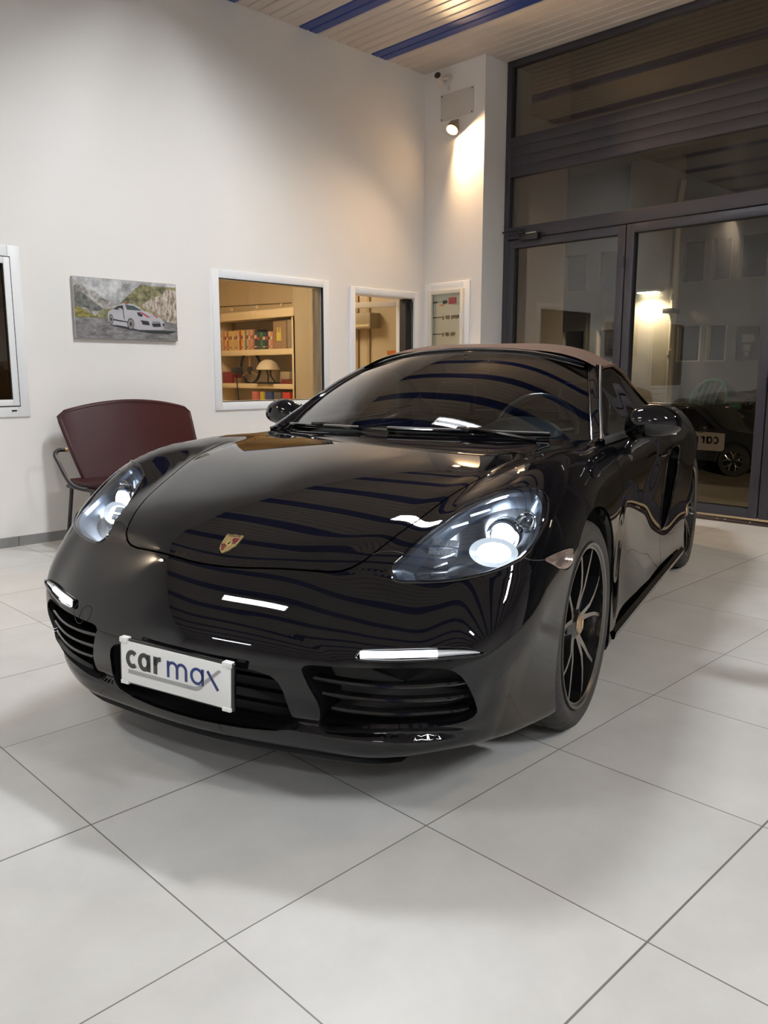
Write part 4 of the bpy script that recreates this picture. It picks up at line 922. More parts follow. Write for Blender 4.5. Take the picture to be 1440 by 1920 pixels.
def carmax_letters(X,parent,mirror=1,md=None,mn=None,mg=None,only=None,k=1.0):
    L=[]
    def add(name,segs,w,m_):
        if only and name not in only: return
        mb=MB(); mb.X=X
        for s in segs: stroke(mb,[(a*mirror*k,b*k) for a,b in s],w*k,.0,.0008)
        L.append(mb.build(name,m_,parent,smooth=False))
    md=md or pld; mn=mn or pln; mg=mg or plg
    y0=.0105; r=.0198
    add('letter_c',[arc(-.143,y0,.0165,r,48,312)],.0125,md)
    add('letter_a',[arc(-.101,y0,.0155,r,0,360),[(-.0855,y0+r+.004),(-.0855,y0-r-.0045)]],.0125,md)
    add('letter_r',[[(-.062,y0-r-.0045),(-.062,y0+r+.004)],arc(-.043,y0+.000,.019,r-.0005,180,88)],.0125,md)
    add('letter_m',[[(-.018,y0-r-.004),(-.018,y0+r+.002)],arc(-.003,y0+.003,.015,r-.004,180,0)+[(.012,y0-r-.004)],arc(.027,y0+.003,.015,r-.004,180,0)+[(.042,y0-r-.004)]],.0078,mn)
    add('letter_a',[arc(.078,y0-.001,.0185,r,0,360),[(.0965,y0+r+.002),(.0965,y0-r-.004)]],.0078,mn)
    add('letter_x',[[(.112,y0+r+.001),(.146,y0-r-.006)]],.0080,mn)
    sw=lambda o:[(-.158,-.026-o),(.060,-.0262-o)]+arc(.068,.004,.030+o,.030+o,-85,-30,10)+[(.152+o*.8,.040-o*.1)]
    add('swoosh',[sw(-.0030),sw(.0030)],.0048,mg)
    return L
carmax_letters(PX@Matrix.Translation((.0004,0,0)),pl)
# ------------------------------------------------------------------ wheels
tyre=mat('tyre rubber',(.040,.039,.038),.62,spec=.3,bump=.15,bs=120); sat=mat('satin grey rim face',(.30,.27,.24),.30,metal=.85); gbr=mat('gloss black rim',(.008,.008,.008),.10,coat=.8)
disc=mat('brake disc',(.22,.21,.20),.35,metal=.9); calb=mat('blue caliper',(.0,.13,.42),.3,coat=.6)
def wheel(x,sgn,width,rim,steer=0,cal=True,proto=None):
    w=bpy.data.objects.new('wheel',None); COL.objects.link(w); w.parent=CAR; yo=.846 if x==0 else .868
    w.location=(x,yo*sgn,.336); w.rotation_euler=(0,0,steer+(0 if sgn>0 else PI)); hw=width/2; r=.336; rr=rim
    # local: +y outside, tyre spans y -width..0
    n=168; prof=[(rr-.004,-.012),(rr+.008,-.004),(rr+.030,.004),(r-.030,.003),(r-.014,-.006),(r-.006,-.017),(r-.001,-.032),(r,-.050),(r,-.066),(r-.007,-.068),(r-.007,-.076),(r,-.078),(r,-hw+.006),(r-.007,-hw+.004),(r-.007,-hw-.004),(r,-hw-.006),(r,-width+.078),(r-.007,-width+.076),(r-.007,-width+.068),(r,-width+.066),(r-.001,-width+.032),(r-.006,-width+.017),(r-.014,-width+.006),(r-.03,-width-.003),(rr+.03,-width-.004),(rr,-width+.004)]
    m=MB(); V=[];Fc=[]; mm=len(prof)
    for k in range(n):
        a_=2*PI*k/n
        for i,(q,h) in enumerate(prof):
            if k%4==0 and i in (4,5,6,7,8,17+2,17+3,20,21,22) : q=q-.0045
            V.append((q*math.cos(a_),h,q*math.sin(a_)))
    for k in range(n):
        j=(k+1)%n
        for i in range(mm-1): Fc.append((k*mm+i,k*mm+i+1,j*mm+i+1,j*mm+i))
    m.add(V,Fc); m.build('tire',tyre,w,ang=28)
    m=MB(); m.mi=0; m.lathe([(rr+.004,-.006),(rr+.003,.002),(rr-.006,.001),(rr-.012,-.005)],96,'y'); m.mi=1; m.lathe([(rr-.012,-.005),(rr-.016,-.006)],96,'y'); m.lathe([(rr-.016,-.006),(rr-.018,-.03),(rr-.03,-.08),(rr-.035,-width+.04),(rr-.004,-width+.01)],96,'y'); m.build('rim_barrel',[mat('dark rim lip',(.13,.12,.11),.28,metal=.85),gbr],w)
    for k in range(5):
        for s in (-1,1):
            A=math.radians(72*k+90+9+ (0))
            pts=[(.045,s*.10,.0,.020),(.075,s*.115,-.0,.017),(.120,s*.150,-.004,.0135),(.170,s*.205,-.004,.0115),(.215,s*.262,-.003,.0105),(rr-.010,s*.30,-.004,.0105)]
            m=MB(); G=[]
            for (q,da,h,wd) in pts:
                a_=A+da; c_,s_=math.cos(a_),math.sin(a_); t=(-s_,c_)
                hh=h-.020*math.exp(-((q-.05)/.05)**2)-.012
                dp=.052 if q<.2 else .052-.022*(q-.2)/.05
                G.append([(q*c_+t[0]*wd*.86,hh-dp,q*s_+t[1]*wd*.72),(q*c_+t[0]*wd*.70,hh,q*s_+t[1]*wd*.52),(q*c_-t[0]*wd*.70,hh,q*s_-t[1]*wd*.52),(q*c_-t[0]*wd*.86,hh-dp,q*s_-t[1]*wd*.72)])
            m.mi=1; m.grid([[g_[0],g_[1]] for g_ in G]); m.grid([[g_[2],g_[3]] for g_ in G]); m.grid([[g_[3],g_[0]] for g_ in G]); m.mi=0; m.grid([[g_[1],g_[2]] for g_ in G]); m.build('spoke',[sat,gbr],w,ang=25)
        # web between the pair
        A=math.radians(72*k+99); m=MB(); G=[]
        for q,da in ((.055,.09),(.12,.13),(.18,.20),(.235,.27)):
            G.append([(q*math.cos(A+s*da),-.050+ (0.02 if q>.2 else 0),q*math.sin(A+s*da)) for s in (-1,0,1)])
        m.grid(G[:2]); m.build('spoke_web',gbr,w)
    m=MB(); m.lathe([(.0,-.018),(.022,-.019),(.034,-.024),(.050,-.032),(.075,-.050),(.075,-.09)],40,'y'); m.build('hub',gbr,w)
    for k in range(5):
        a_=math.radians(72*k+63); m=MB(); m.lathe([(0,-.040),(.009,-.041),(.011,-.050)],10,'y',c=(.062*math.cos(a_),0,.062*math.sin(a_))); m.build('wheel_bolt',mat('dark bolt',(.05,.05,.05),.3,metal=.9),w)
    m=MB(); m.lathe([(0,-.012),(.020,-.013),(.031,-.017),(.033,-.022)],32,'y'); m.build('hub_cap',mat('bronze hub cap',(.42,.30,.20),.3,metal=.6),w)
    m=MB(); m.X=Matrix(((-1,0,0,0),(0,0,1,-.0125),(0,1,0,0),(0,0,0,1))); m.prism([(a*.52,b*.52,0) for a,b in shield()],(0,0,.0015)); m.build('hub_crest',gold,w,smooth=False)
    m=MB(); m.lathe([(.07,-.115),(.165,-.115),(.165,-.145),(.07,-.145)],56,'y',close=True); m.build('brake_disc',disc,w)
    # caliper ahead of the hub
    m=MB(); ca=math.radians(132 if x==0 else 40)
    if sgn<0: ca=PI-ca
    m.lathe([(.110,-.062),(.190,-.058),(.205,-.075),(.205,-.155),(.110,-.155)],14,'y',a0=ca-.62,a1=ca+.62,close=True); 
    co=m.build('brake_caliper',calb,w)
    return w
wheel(0,1,.235,.262,steer=math.radians(-1.2)); wheel(0,-1,.235,.262,steer=math.radians(-1.2)); wheel(-2.475,1,.265,.262); wheel(-2.475,-1,.265,.262)
# ------------------------------------------------------------------ office behind the left wall
offw=mat('warm office wall',(.76,.64,.46),.6); offd=mat('tan cupboard side',(.50,.37,.22),.6); woodm=mat('pale maple',(.80,.66,.44),.45,var=.04,vs=8)
YO=YW+.14
m=MB(); m.box((2.5,7.8,0),(6.0,7.9,2.75)); m.box((2.5,5.2,0),(2.56,7.8,2.75)) ; m.box((5.74,5.90,0),(5.80,7.8,2.75)); struct('trim_4',m,offw)
m=MB(); m.box((5.40,YO,0),(5.46,4.55,2.75)); m.box((5.42,4.55,0),(5.46,5.55,2.75)); m.mi=1
for y0,y1 in ((4.62,4.66),(4.80,4.93),(5.05,5.12),(5.30,5.52)): m.box((5.40,y0,0),(5.42,y1,2.75),.003)
m.mi=0; m.box((5.40,5.55,0),(5.46,5.93,2.75)); struct('trim_5',m,[mat('tan curtain wall',(.52,.43,.31),.6),mat('tan fold',(.40,.31,.20),.6)])
struct('trim_6',MB().box((2.5,YO,-.03),(5.8,7.8,0)).box((2.5,YO,2.70),(5.8,7.8,2.75)),mat('office lining',(.74,.62,.44),.6))
ol=empty('office_light',(3.9,5.6,2.70),'warm ceiling light panel inside the office','light')
m=MB(); m.box((-.5,-.5,-.05),(.5,.5,0),.01); m.build('frame',whitepvc,ol)
m=MB(); m.box((-.46,-.46,-.056),(.46,.46,-.05)); m.build('diffuser',mat('warm diffuser',(1,1,1),.5,emit=(1,.80,.55),es=26),ol)
# cable track high on the office wall
tk=empty('cable_track',(5.37,6.7,1.96),'thin cable rail above the office shelves','rail')
m=MB(); m.tube([(0,-.78,-.01),(0,.82,.03)],.007); m.build('rail',mat('dark rail',(.12,.08,.05),.5),tk)
for y in (-.6,-.1,.45):
    m=MB(); m.box((-.012,y-.02,-.04),(.012,y+.02,-.005),.003); m.build('rail_clip',mat('pale clip',(.7,.55,.35),.4),tk)
sh=empty('bookshelf',(5.40,6.75,0),'pale maple built-in bookshelf seen through the office window','shelf')
def sbx(n,a,b,m_=None): 
    o=bx(n,a,b,m_ or woodm,sh,bev=.003); o.location=(-5.40,-6.75,0); return o
sbx('side_panel',(5.40,5.90,0),(5.72,5.965,1.86)); sbx('side_panel',(5.40,7.60,0),(5.72,7.66,1.86))
sbx('shelf_board',(5.40,5.965,1.355),(5.72,7.60,1.425)); sbx('shelf_board',(5.40,5.965,.94),(5.72,7.60,1.0)); sbx('shelf_board',(5.40,5.965,.56),(5.72,7.60,.63)); sbx('fascia',(5.38,5.90,1.80),(5.72,7.66,1.90))
sbx('back_panel',(5.705,5.96,.0),(5.72,7.6,1.82),mat('shelf back',(.44,.37,.28),.6))
BK=[(.62,.44,.25),(.60,.25,.14),(.70,.52,.30),(.50,.10,.06),(.66,.50,.10),(.68,.50,.14),(.66,.48,.26),(.62,.44,.22),(.63,.42,.20),(.64,.45,.24),(.45,.03,.02),(.66,.48,.08),(.60,.50,.30),(.20,.22,.24),(.65,.47,.28),(.58,.22,.14),(.62,.40,.24),(.55,.20,.14),(.05,.07,.08),(.05,.07,.09),(.05,.22,.09),(.06,.08,.10),(.05,.06,.08),(.66,.42,.28),(.60,.28,.20)]
nm={0:'sand',1:'rust',2:'tan',3:'dark red',4:'mustard',5:'yellow',6:'buff',7:'ochre',8:'caramel',9:'beige',10:'deep red',11:'bright yellow',12:'olive cream',13:'slate',14:'peach',15:'brick',16:'clay',17:'brown red',18:'black',19:'charcoal',20:'green',21:'navy grey',22:'dark grey',23:'salmon',24:'coral'}
y=7.50
bkcode=[]
for i,c in enumerate(BK):
    wdt=.040 if i<18 else .058; 
    if i>=23: wdt=.04
    h=.235+.02*((i*7)%3)/2 if i<18 else .215
    if i==18: h=.25
    b=empty('book',(5.43,y-wdt/2,1.425),'upright %s book on the top shelf, %s'%(nm[i],'next to the shelf middle' if i>12 else 'towards the far end'),'book',group='books on the top office shelf')
    cm=mat('book cover '+nm[i],c,.5)
    m=MB(); m.box((0,-wdt/2+.001,0),(.16,wdt/2-.001,h),.002); m.build('cover',cm,b)
    m=MB(); m.box((-.0012,-wdt/2+.004,h*.55),(0,wdt/2-.004,h*.72)); m.box((-.0012,-wdt/2+.008,h*.12),(0,wdt/2-.008,h*.18)); m.build('spine_label',mat('spine label %d'%(i%3),[(.75,.6,.4),(.45,.10,.06),(.12,.10,.08)][i%3],.5),b,smooth=False)
    y-=wdt+.001
bb=empty('box_file',(5.45,6.26,1.425),'brown box with a small yellow picture at the right end of the top shelf','box')
m=MB(); m.box((0,-.13,0),(.16,.13,.34),.004); m.build('box',mat('brown carton',(.36,.24,.15),.6),bb)
m=MB(); m.box((-.002,-.03,.10),(0,.06,.20)); m.box((-.002,-.02,.20),(0,.0,.26)); m.box((-.002,.03,.20),(0,.05,.26)); m.build('yellow_cutout',mat('yellow cutout',(.75,.62,.12),.5),bb,smooth=False)
bx2=MB(); bx2.box((5.44,6.0,1.425),(5.6,6.10,1.77),.003); tag(bx2.build('binder',mat('grey brown binder',(.33,.26,.19),.6)),'grey brown binder at the right edge of the top shelf','binder')
# middle shelf
stw=empty('steering_wheel',(5.48,6.93,1.0),'black sports steering wheel displayed on the middle shelf','steering wheel')
blkm=mat('black rubber',(.012,.012,.014),.5)
m=MB(); m.lathe([(.205+.017*math.cos(t),.017*math.sin(t)) for t in np.linspace(0,2*PI,11)[:-1]],36,'x',c=(0,0,.205),close=True); m.build('rim',blkm,stw)
m=MB(); m.lathe([(0,-.02),(.045,-.015),(.05,.01),(0,.02)],18,'x',c=(-.01,0,.17)); m.build('hub',blkm,stw)
for a_ in (90,210,330):
    m=MB(); c_,s_=math.cos(math.radians(a_)),math.sin(math.radians(a_)); m.tube([(-.01,.04*c_,.17+.04*s_),(0,.19*c_,.195+.19*s_)],.013,8); m.build('spoke',mat('gold spoke',(.45,.33,.18),.4,metal=.5),stw)
dl=empty('desk_lamp',(5.44,6.50,1.0),'cream dome lamp with dark legs on the middle shelf','lamp')
m=MB(); m.lathe([(.0,.30),(.05,.295),(.10,.265),(.135,.215),(.15,.175),(.14,.17),(.0,.18)],28,'z'); m.build('lamp_shade',mat('cream shade',(.62,.52,.38),.5),dl)
for d in (-.05,.03):
    m=MB(); m.tube([(0,d,.18),(0,d*.6-.02,.10),(0,d*2-.05,.01)],.009,8); m.build('leg',blkm,dl)
m=MB(); m.box((-.08,-.17,0),(.1,.17,.02),.005); m.build('base',blkm,dl)
for i,(n,c,lb,a,b) in enumerate([('storage_box',(.24,.02,.03),'dark red box at the left of the middle shelf',(5.44,7.30,1.0),(5.60,7.52,1.15)),('model_car',(.22,.04,.03),'row of small dark red models at the right of the middle shelf',(5.43,6.0,1.0),(5.5,6.25,1.055)),('display_case',(.45,.36,.24),'clear grey display case behind the lamp',(5.55,6.22,1.0),(5.68,6.42,1.15)),('storage_box',(.18,.10,.07),'low brown box left of the steering wheel base',(5.42,7.06,1.0),(5.52,7.22,1.07))]):
    mb=MB(); mb.box(a,b,.008); 
    if n=='model_car':
        mb=MB(); 
        for q in range(5): mb.box((5.43,a[1]+.05*q+.004,1.0),(5.5,a[1]+.05*q+.046,1.045),.006); mb.sphere((5.455,a[1]+.05*q+.025,1.045),.018,10,6)
    o=mb.build(n,mat('item %d'%i,c,.4)); tag(o,lb,'box' if 'box' in n else 'display')
# lower shelf
for i,(c,lb,w) in enumerate([((.62,.18,.16),'pink and cream box on the lower office shelf',.10),((.62,.46,.06),'yellow carton on the lower office shelf',.07),((.05,.08,.24),'blue carton with cream foot on the lower shelf',.14),((.14,.12,.10),'grey patterned carton on the lower shelf',.13),((.62,.06,.04),'red topped carton at the right of the lower shelf',.14)]):
    yy=[6.78,6.62,6.48,6.30,6.12][i]
    b=empty('storage_box',(5.42,yy,.63),lb,'box',group=None)
    m=MB(); m.box((0,-w/2,0),(.16,w/2,.27),.004); m.build('carton',mat('carton %d'%i,c,.5),b)
    m=MB(); m.box((-.002,-w/2+.008,.02),(0,w/2-.008,.10)); m.build('carton_label',mat('cream label',(.68,.52,.36),.5),b,smooth=False)
pr=empty('desk_printer',(4.50,7.35,0),'black office machine at the lower left behind the office window','printer')
m=MB(); m.box((-.2,-.2,.0),(.22,.25,.95),.02); m.build('body',blkm,pr)
m=MB(); m.box((-.18,-.21,.86),(.2,-.2,.90)); m.build('screen',mat('pale screen',(.25,.28,.32),.2),pr)
lp=empty('table_lamp',(4.62,5.95,.60),'thin black angled lamp in front of the shelves','lamp')
m=MB(); m.lathe([(0,0),(.07,0),(.07,.02),(0,.03)],20,'z'); m.build('base',blkm,lp)
m=MB(); m.tube([(0,0,.02),(0,.06,.54)],.008,8); m.build('stem',blkm,lp)
m=MB(); m.box((-.05,-.02,.52),(.05,.10,.60),.02); m.build('lamp_head',blkm,lp)
dk=empty('desk',(4.5,6.2,0),'office desk under the lamp behind the window','desk')
m=MB(); m.box((-.35,-.75,.56),(.35,.75,.60),.005); m.build('desk_top',woodm,dk)
for sx in (-.3,.3):
    for sy in (-.7,.7): m=MB(); m.box((sx-.02,sy-.02,0),(sx+.02,sy+.02,.56)); m.build('leg',blkm,dk)
sk=MB(); sk.box((5.392,4.10,1.32),(5.398,4.34,1.365)); tag(sk.build('wall_sticker',mat('orange sticker',(.55,.16,.03),.5)),'small orange label on the office wall behind the open casement','sticker')
sg=empty('air_conditioner',(5.25,4.75,1.60),'grey air conditioner box high inside the open casement','air conditioner')
m=MB(); m.box((0,-.30,0),(.15,.36,.16),.01); m.build('case',mat('tan case',(.40,.33,.22),.5),sg)
m=MB(); m.box((-.002,-.28,.02),(0,.34,.04)); m.build('louvre',mat('pale louvre',(.75,.65,.45),.4),sg)
# ------------------------------------------------------------------ canvas picture on the left wall
pic=empty('canvas_picture',(2.035,YW-.001,1.565),'wide canvas print of a silver racing coupe on a mountain road','picture')
PWd,PHt=.775,.405
def cmat(name,c1,c2,sc,det=8,stretch=(1,1,1)):
    if name in MATS: return MATS[name]
    mt=bpy.data.materials.new(name); mt.use_nodes=True; nt=mt.node_tree; b=nt.nodes['Principled BSDF']; b.inputs['Roughness'].default_value=.6
    tc=nt.nodes.new('ShaderNodeTexCoord'); mp=nt.nodes.new('ShaderNodeMapping'); mp.inputs['Scale'].default_value=stretch; n=nt.nodes.new('ShaderNodeTexNoise'); n.inputs['Scale'].default_value=sc; n.inputs['Detail'].default_value=det; n.inputs['Roughness'].default_value=.7
    r=nt.nodes.new('ShaderNodeValToRGB'); r.color_ramp.elements[0].position=.38; r.color_ramp.elements[1].position=.62; r.color_ramp.elements[0].color=(*c1,1); r.color_ramp.elements[1].color=(*c2,1)
    nt.links.new(tc.outputs['Object'],mp.inputs[0]); nt.links.new(mp.outputs[0],n.inputs['Vector']); nt.links.new(n.outputs['Fac'],r.inputs['Fac']); nt.links.new(r.outputs['Color'],b.inputs['Base Color']); MATS[name]=mt; return mt
m=MB(); m.box((-PWd/2,-.028,-PHt/2),(PWd/2,0,PHt/2),.003); m.build('canvas',mat('canvas side',(.35,.34,.33),.7),pic)
# pixel frame of the print: u 0..1 left-right, v 0..1 top-bottom
lay=[0]
def flat(name,poly,mt):
    lay[0]+=1; h=-.0282-.00012*lay[0]
    mb=MB(); mb.add([(-PWd/2+u*PWd,h,PHt/2-v*PHt) for u,v in poly],[tuple(range(len(poly)))]); o=mb.build(name,mt,pic,smooth=False); return o
flat('print_sky',[(0.005,.01),(.995,.01),(.995,.7),(.005,.7)],cmat('print sky',(.20,.20,.21),(.62,.62,.62),9))
flat('print_snow_peaks',[(.005,.12),(.06,.10),(.13,.20),(.2,.22),(.28,.34),(.36,.36),(.45,.50),(.5,.62),(.005,.62)],cmat('print snow',(.12,.115,.11),(.50,.47,.44),22))
flat('print_dark_slope',[(.005,.17),(.1,.28),(.2,.42),(.27,.50),(.22,.55),(.1,.50),(.005,.48)],cmat('print dark slope',(.06,.065,.06),(.20,.20,.19),26))
flat('print_meadow',[(.005,.48),(.08,.52),(.18,.62),(.33,.645),(.33,.68),(.005,.665)],cmat('print meadow',(.10,.085,.03),(.33,.29,.06),24,8,(1,1,3)))
flat('print_green_ridge',[(.18,.64),(.25,.52),(.38,.47),(.45,.36),(.55,.18),(.64,.05),(.74,.07),(.995,.06),(.995,.74),(.6,.66),(.3,.66)],cmat('print ridge',(.05,.055,.03),(.33,.30,.15),18))
flat('print_rock_face',[(.62,.42),(.74,.28),(.85,.20),(.9,.10),(.995,.12),(.995,.68),(.9,.70),(.78,.52)],cmat('print rock',(.13,.10,.08),(.62,.54,.45),22,8,(2.5,1,1)))
flat('print_road',[(.005,.655),(.33,.655),(.86,.66),(.995,.70),(.995,.99),(.005,.99)],cmat('print road',(.11,.105,.11),(.27,.26,.26),14,8,(1,1,2.5)))
flat('print_shadow',[(.30,.77),(.45,.76),(.78,.82),(.995,.83),(.9,.885),(.7,.88),(.5,.83)],mat('print shadow',(.02,.025,.03),.6))
silv=cmat('print silver',(.36,.35,.38),(.46,.45,.48),5); bk=mat('print black',(.02,.022,.028),.6); rdp=mat('print red',(.42,.05,.09),.6)
flat('print_car_body',[(.305,.58),(.315,.54),(.35,.50),(.40,.43),(.455,.39),(.52,.385),(.58,.41),(.66,.50),(.74,.54),(.80,.575),(.845,.64),(.86,.69),(.855,.80),(.82,.82),(.60,.83),(.50,.79),(.33,.745),(.305,.70)],silv)
flat('print_car_windows',[(.355,.50),(.40,.445),(.445,.425),(.455,.50),(.40,.505)],bk); flat('print_car_windshield',[(.475,.41),(.56,.425),(.64,.50),(.49,.495)],mat('print glass',(.05,.075,.08),.5))
flat('print_red_stripe',[(.605,.52),(.64,.525),(.72,.605),(.69,.61)],rdp); flat('print_red_stripe',[(.735,.54),(.76,.55),(.805,.60),(.785,.61)],rdp); flat('print_roof_stripe',[(.47,.385),(.50,.382),(.51,.40),(.475,.405)],rdp)
flat('print_headlight',[(.585,.53),(.61,.53),(.645,.57),(.635,.605),(.60,.59)],bk)
flat('print_intake',[(.62,.66),(.70,.675),(.71,.745),(.64,.735)],bk); flat('print_intake',[(.73,.71),(.82,.70),(.825,.76),(.745,.77)],bk); flat('print_intake',[(.84,.70),(.86,.70),(.855,.75),(.845,.76)],bk)
flat('print_plate',[(.735,.67),(.815,.67),(.815,.70),(.737,.70)],mat('print grey plate',(.22,.22,.23),.6))
flat('print_sill',[(.35,.66),(.49,.695),(.495,.715),(.35,.685)],bk)
for cx,cy,rx,ry in ((.333,.67,.022,.085),(.52,.735,.034,.10)):
    flat('print_wheel',[(cx+rx*math.cos(t),cy+ry*math.sin(t)) for t in np.linspace(0,2*PI,21)[:-1]],bk); flat('print_rim',[(cx+rx*.82*math.cos(t),cy+ry*.82*math.sin(t)) for t in np.linspace(0,2*PI,21)[:-1]],mat('print rim',(.26,.24,.22),.6))
    flat('print_rim',[(cx+rx*(.7 if i%2 else .25)*math.cos(t),cy+ry*(.7 if i%2 else .25)*math.sin(t)) for i,t in enumerate(np.linspace(0,2*PI,21)[:-1])],bk)
flat('print_door_line',[(.445,.43),(.452,.43),(.462,.66),(.455,.66)],bk); flat('print_mirror',[(.40,.48),(.43,.475),(.445,.50),(.42,.51)],silv)
# ------------------------------------------------------------------ burgundy bench chair by the left wall
lea=mat('burgundy leather',(.030,.0032,.005),.42,spec=.28,bump=.08,bs=150); met=mat('black tube',(.012,.012,.014),.35)
ch=empty('waiting_chair',(1.97,3.20,0),'wide burgundy leather waiting chair with black tube legs against the left wall','chair')
def chl(p): return (p[0]-1.97,p[1]-3.20,p[2])
m=MB(); G=[]
xl=lambda t:1.525+(1.450-1.525)*t**.8   # left edge leans out upwards
xr=lambda t:2.40+(2.415-2.40)*t
for t in np.linspace(0,1,16):
    row=[]
    for s in np.linspace(0,1,24):
        x=xl(t)+(xr(t)-xl(t))*s; topz=.862+.070*(1-(2*s-1)**2)
        # rounded top corners
        e=min(s,1-s); topz-= .022*max(0,1-e/.03)**2
        z=.44+(topz-.44)*t; y=3.25+.17*t-.03*math.sin(PI*s)+.0
        row.append(chl((x,y,z)))
    G.append(row)
m.slab(G,Vector((.0,.035,.006))); bk_=m.build('backrest',lea,ch,ang=60)
edge=[G[i][0] for i in range(16)]+G[-1][1:]+[G[i][-1] for i in range(14,-1,-1)]
m=MB(); m.tube([Vector(p)+Vector((0,.016,.002)) for p in edge],.018,10); m.build('piping',lea,ch)
m=MB(); G=[]
for t in np.linspace(0,1,14):
    row=[]
    for s in np.linspace(0,1,20):
        x=1.43+(.96)*s+.02*t*(1-2*s); 
        y=3.28-.46*t; z=.455+.0*t-(.055*max(0,(t-.80)/.20)**2)-.012*math.sin(PI*min(1,t/.8))
        row.append(chl((x,y,z)))
    G.append(row)
m.slab(G,Vector((0,.01,-.05))); m.build('seat',lea,ch,ang=60)
m=MB(); m.box(chl((1.52,2.90,.26)),chl((2.30,3.22,.40)),.02); 
m.build('seat_apron',lea,ch)
for x in (1.42,2.40):
    for (y0,y1) in ((2.93,2.90),(3.24,3.36)):
        m=MB(); m.tube([chl((x,y0,.41)),chl((x,y1,0))],.0125,10); m.build('leg',met,ch)
    m=MB(); m.tube([chl((x,2.90,.405)),chl((x,3.30,.405))],.012,10); m.build('side_rail',met,ch)
    sgx=-1 if x<2 else 1
    m=MB(); pts=smoothpoly([(x,3.02,.41),(x+sgx*.04,3.04,.42),(x+sgx*.085,3.08,.46),(x+sgx*.115,3.15,.58),(x+sgx*.12,3.18,.625),(x+sgx*.09,3.20,.65),(x+sgx*.045,3.20,.65)],5,False); m.tube([chl(p) for p in pts],.013,12); ar=m.build('armrest',met,ch)
    m=MB(); m.X=Matrix.Translation(chl((x+sgx*.04,3.20,.65))); m.sphere((0,0,0),.016,12,8); m.build('arm_tip',mat('brass tip',(.45,.30,.16),.35,metal=.8),ar)
# ------------------------------------------------------------------ night yard behind the glass
ZG=-1.0; XF=20.0
cob=mat('yard concrete',(.22,.18,.13),.75,var=.18,vs=1.1,bump=.2,bs=8)
struct('ground',MB().box((XG+.2,-30,ZG-.1),(45,40,ZG)),cob)
struct('trim_7',MB().box((XG+.04,YR if False else -9.6,-.06),(6.3,2.95,-.01)).box((6.2,-9.6,ZG),(6.3,2.95,-.01)),mat('outer step',(.30,.26,.2),.7))
rev=mat('outer reveal',(.36,.31,.26),.7)
struct('wall_outer',MB().box((5.62,2.868,ZG),(6.35,3.3,6.0)).box((6.35,2.868,ZG),(6.45,2.93,6.0)).box((5.52,2.868,0),(5.62,2.92,ZC+.1)),rev)
# neighbour building
bld=empty('neighbour_building',(XF,6.0,ZG),'dim grey building across the yard with rows of recessed windows','building')
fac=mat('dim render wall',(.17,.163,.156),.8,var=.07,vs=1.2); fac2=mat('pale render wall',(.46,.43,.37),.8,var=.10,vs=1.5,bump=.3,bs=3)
wdark=mat('dark window recess',(.045,.045,.055),.35); wfrm=mat('pale window frame',(.42,.40,.34),.6)
bl=lambda p:(p[0]-XF,p[1]-6.0,p[2]-ZG)
rows=[(1.46,2.33),(3.45,4.45)]
cols=[(4.2,5.4),(5.9,6.75),(6.88,7.42),(7.55,8.2),(9.75,10.6),(10.95,11.75),(12.05,12.8),(13.2,14.0)]
hol=sorted(cols)
m=MB(); z=ZG
zs=[(ZG,1.46,False),(1.46,2.33,True),(2.33,3.45,False),(3.45,4.45,True),(4.45,9.5,False)]
cur=-12.0
for (a_,b_) in hol+[(20.,20.)]:
    m.box(bl((XF,cur,ZG)),bl((XF+.3,a_,9.5)))
    if a_<19:
        for z0,z1,h in zs:
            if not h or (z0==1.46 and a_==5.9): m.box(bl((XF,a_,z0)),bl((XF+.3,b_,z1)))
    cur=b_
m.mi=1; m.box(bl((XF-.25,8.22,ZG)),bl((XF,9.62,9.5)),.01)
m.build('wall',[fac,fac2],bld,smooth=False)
for (a_,b_) in cols:
    for (z0,z1) in rows:
        if z0<3 and a_==5.9: continue
        m=MB(); m.mi=0; m.box(bl((XF+.22,a_,z0)),bl((XF+.26,b_,z1))); w_=m.build('window',wdark,bld,smooth=False)
        m=MB(); m.box((.01,a_-6.0,z0-ZG),(.20,a_-5.955,z1-ZG)); m.box((.01,b_-6.045,z0-ZG),(.20,b_-6.0,z1-ZG)); m.box((-.02,a_-6.0,z0-ZG-.03),(.20,b_-6.0,z0-ZG)); m.build('window_frame',wfrm if z0<3 else mat('frame with painted shade',(.20,.19,.17),.6),w_,smooth=False)  # upper frames get a darker copy, shade put into the colour
# overhang roof seen through the transom light, with beam
struct('trim_8',MB().box((12.0,-10,6.6),(XF,19,6.8)),mat('eaves soffit',(.30,.25,.20),.7))
ph=empty('downpipe',(19.62,8.15,ZG),'pale drainpipe running down the lit wall across the yard','pipe')
pipem=mat('pale pipe',(.60,.54,.42),.5)
m=MB(); m.tube([(0,0,.0),(0,0,6.3),(-.05,-.1,6.9)],.075,16); m.build('pipe',pipem,ph)
for z in (2.6,4.0):
    m=MB(); m.tube([(0,0,z),(0,0,z+.12)],.10,16); m.build('collar',pipem,ph)
m=MB(); m.box((-.16,-.10,3.66),(.12,.22,3.78),.01); m.build('sensor_box',mat('dark box',(.06,.05,.04),.5),ph)
yl=empty('wall_lamp',(19.75,8.85,3.25),'lit white lamp on the pale wall across the yard','lamp')
m=MB(); m.box((-.30,-.30,-.02),(.0,.30,.05),.02); m.build('housing',mat('lamp white',(.7,.68,.6),.4),yl)
m=MB(); m.box((-.28,-.26,-.045),(-.04,.26,-.02),.005); m.build('lens',mat('yard lamp',(1,1,1),.5,emit=(1,.90,.66),es=16),yl)
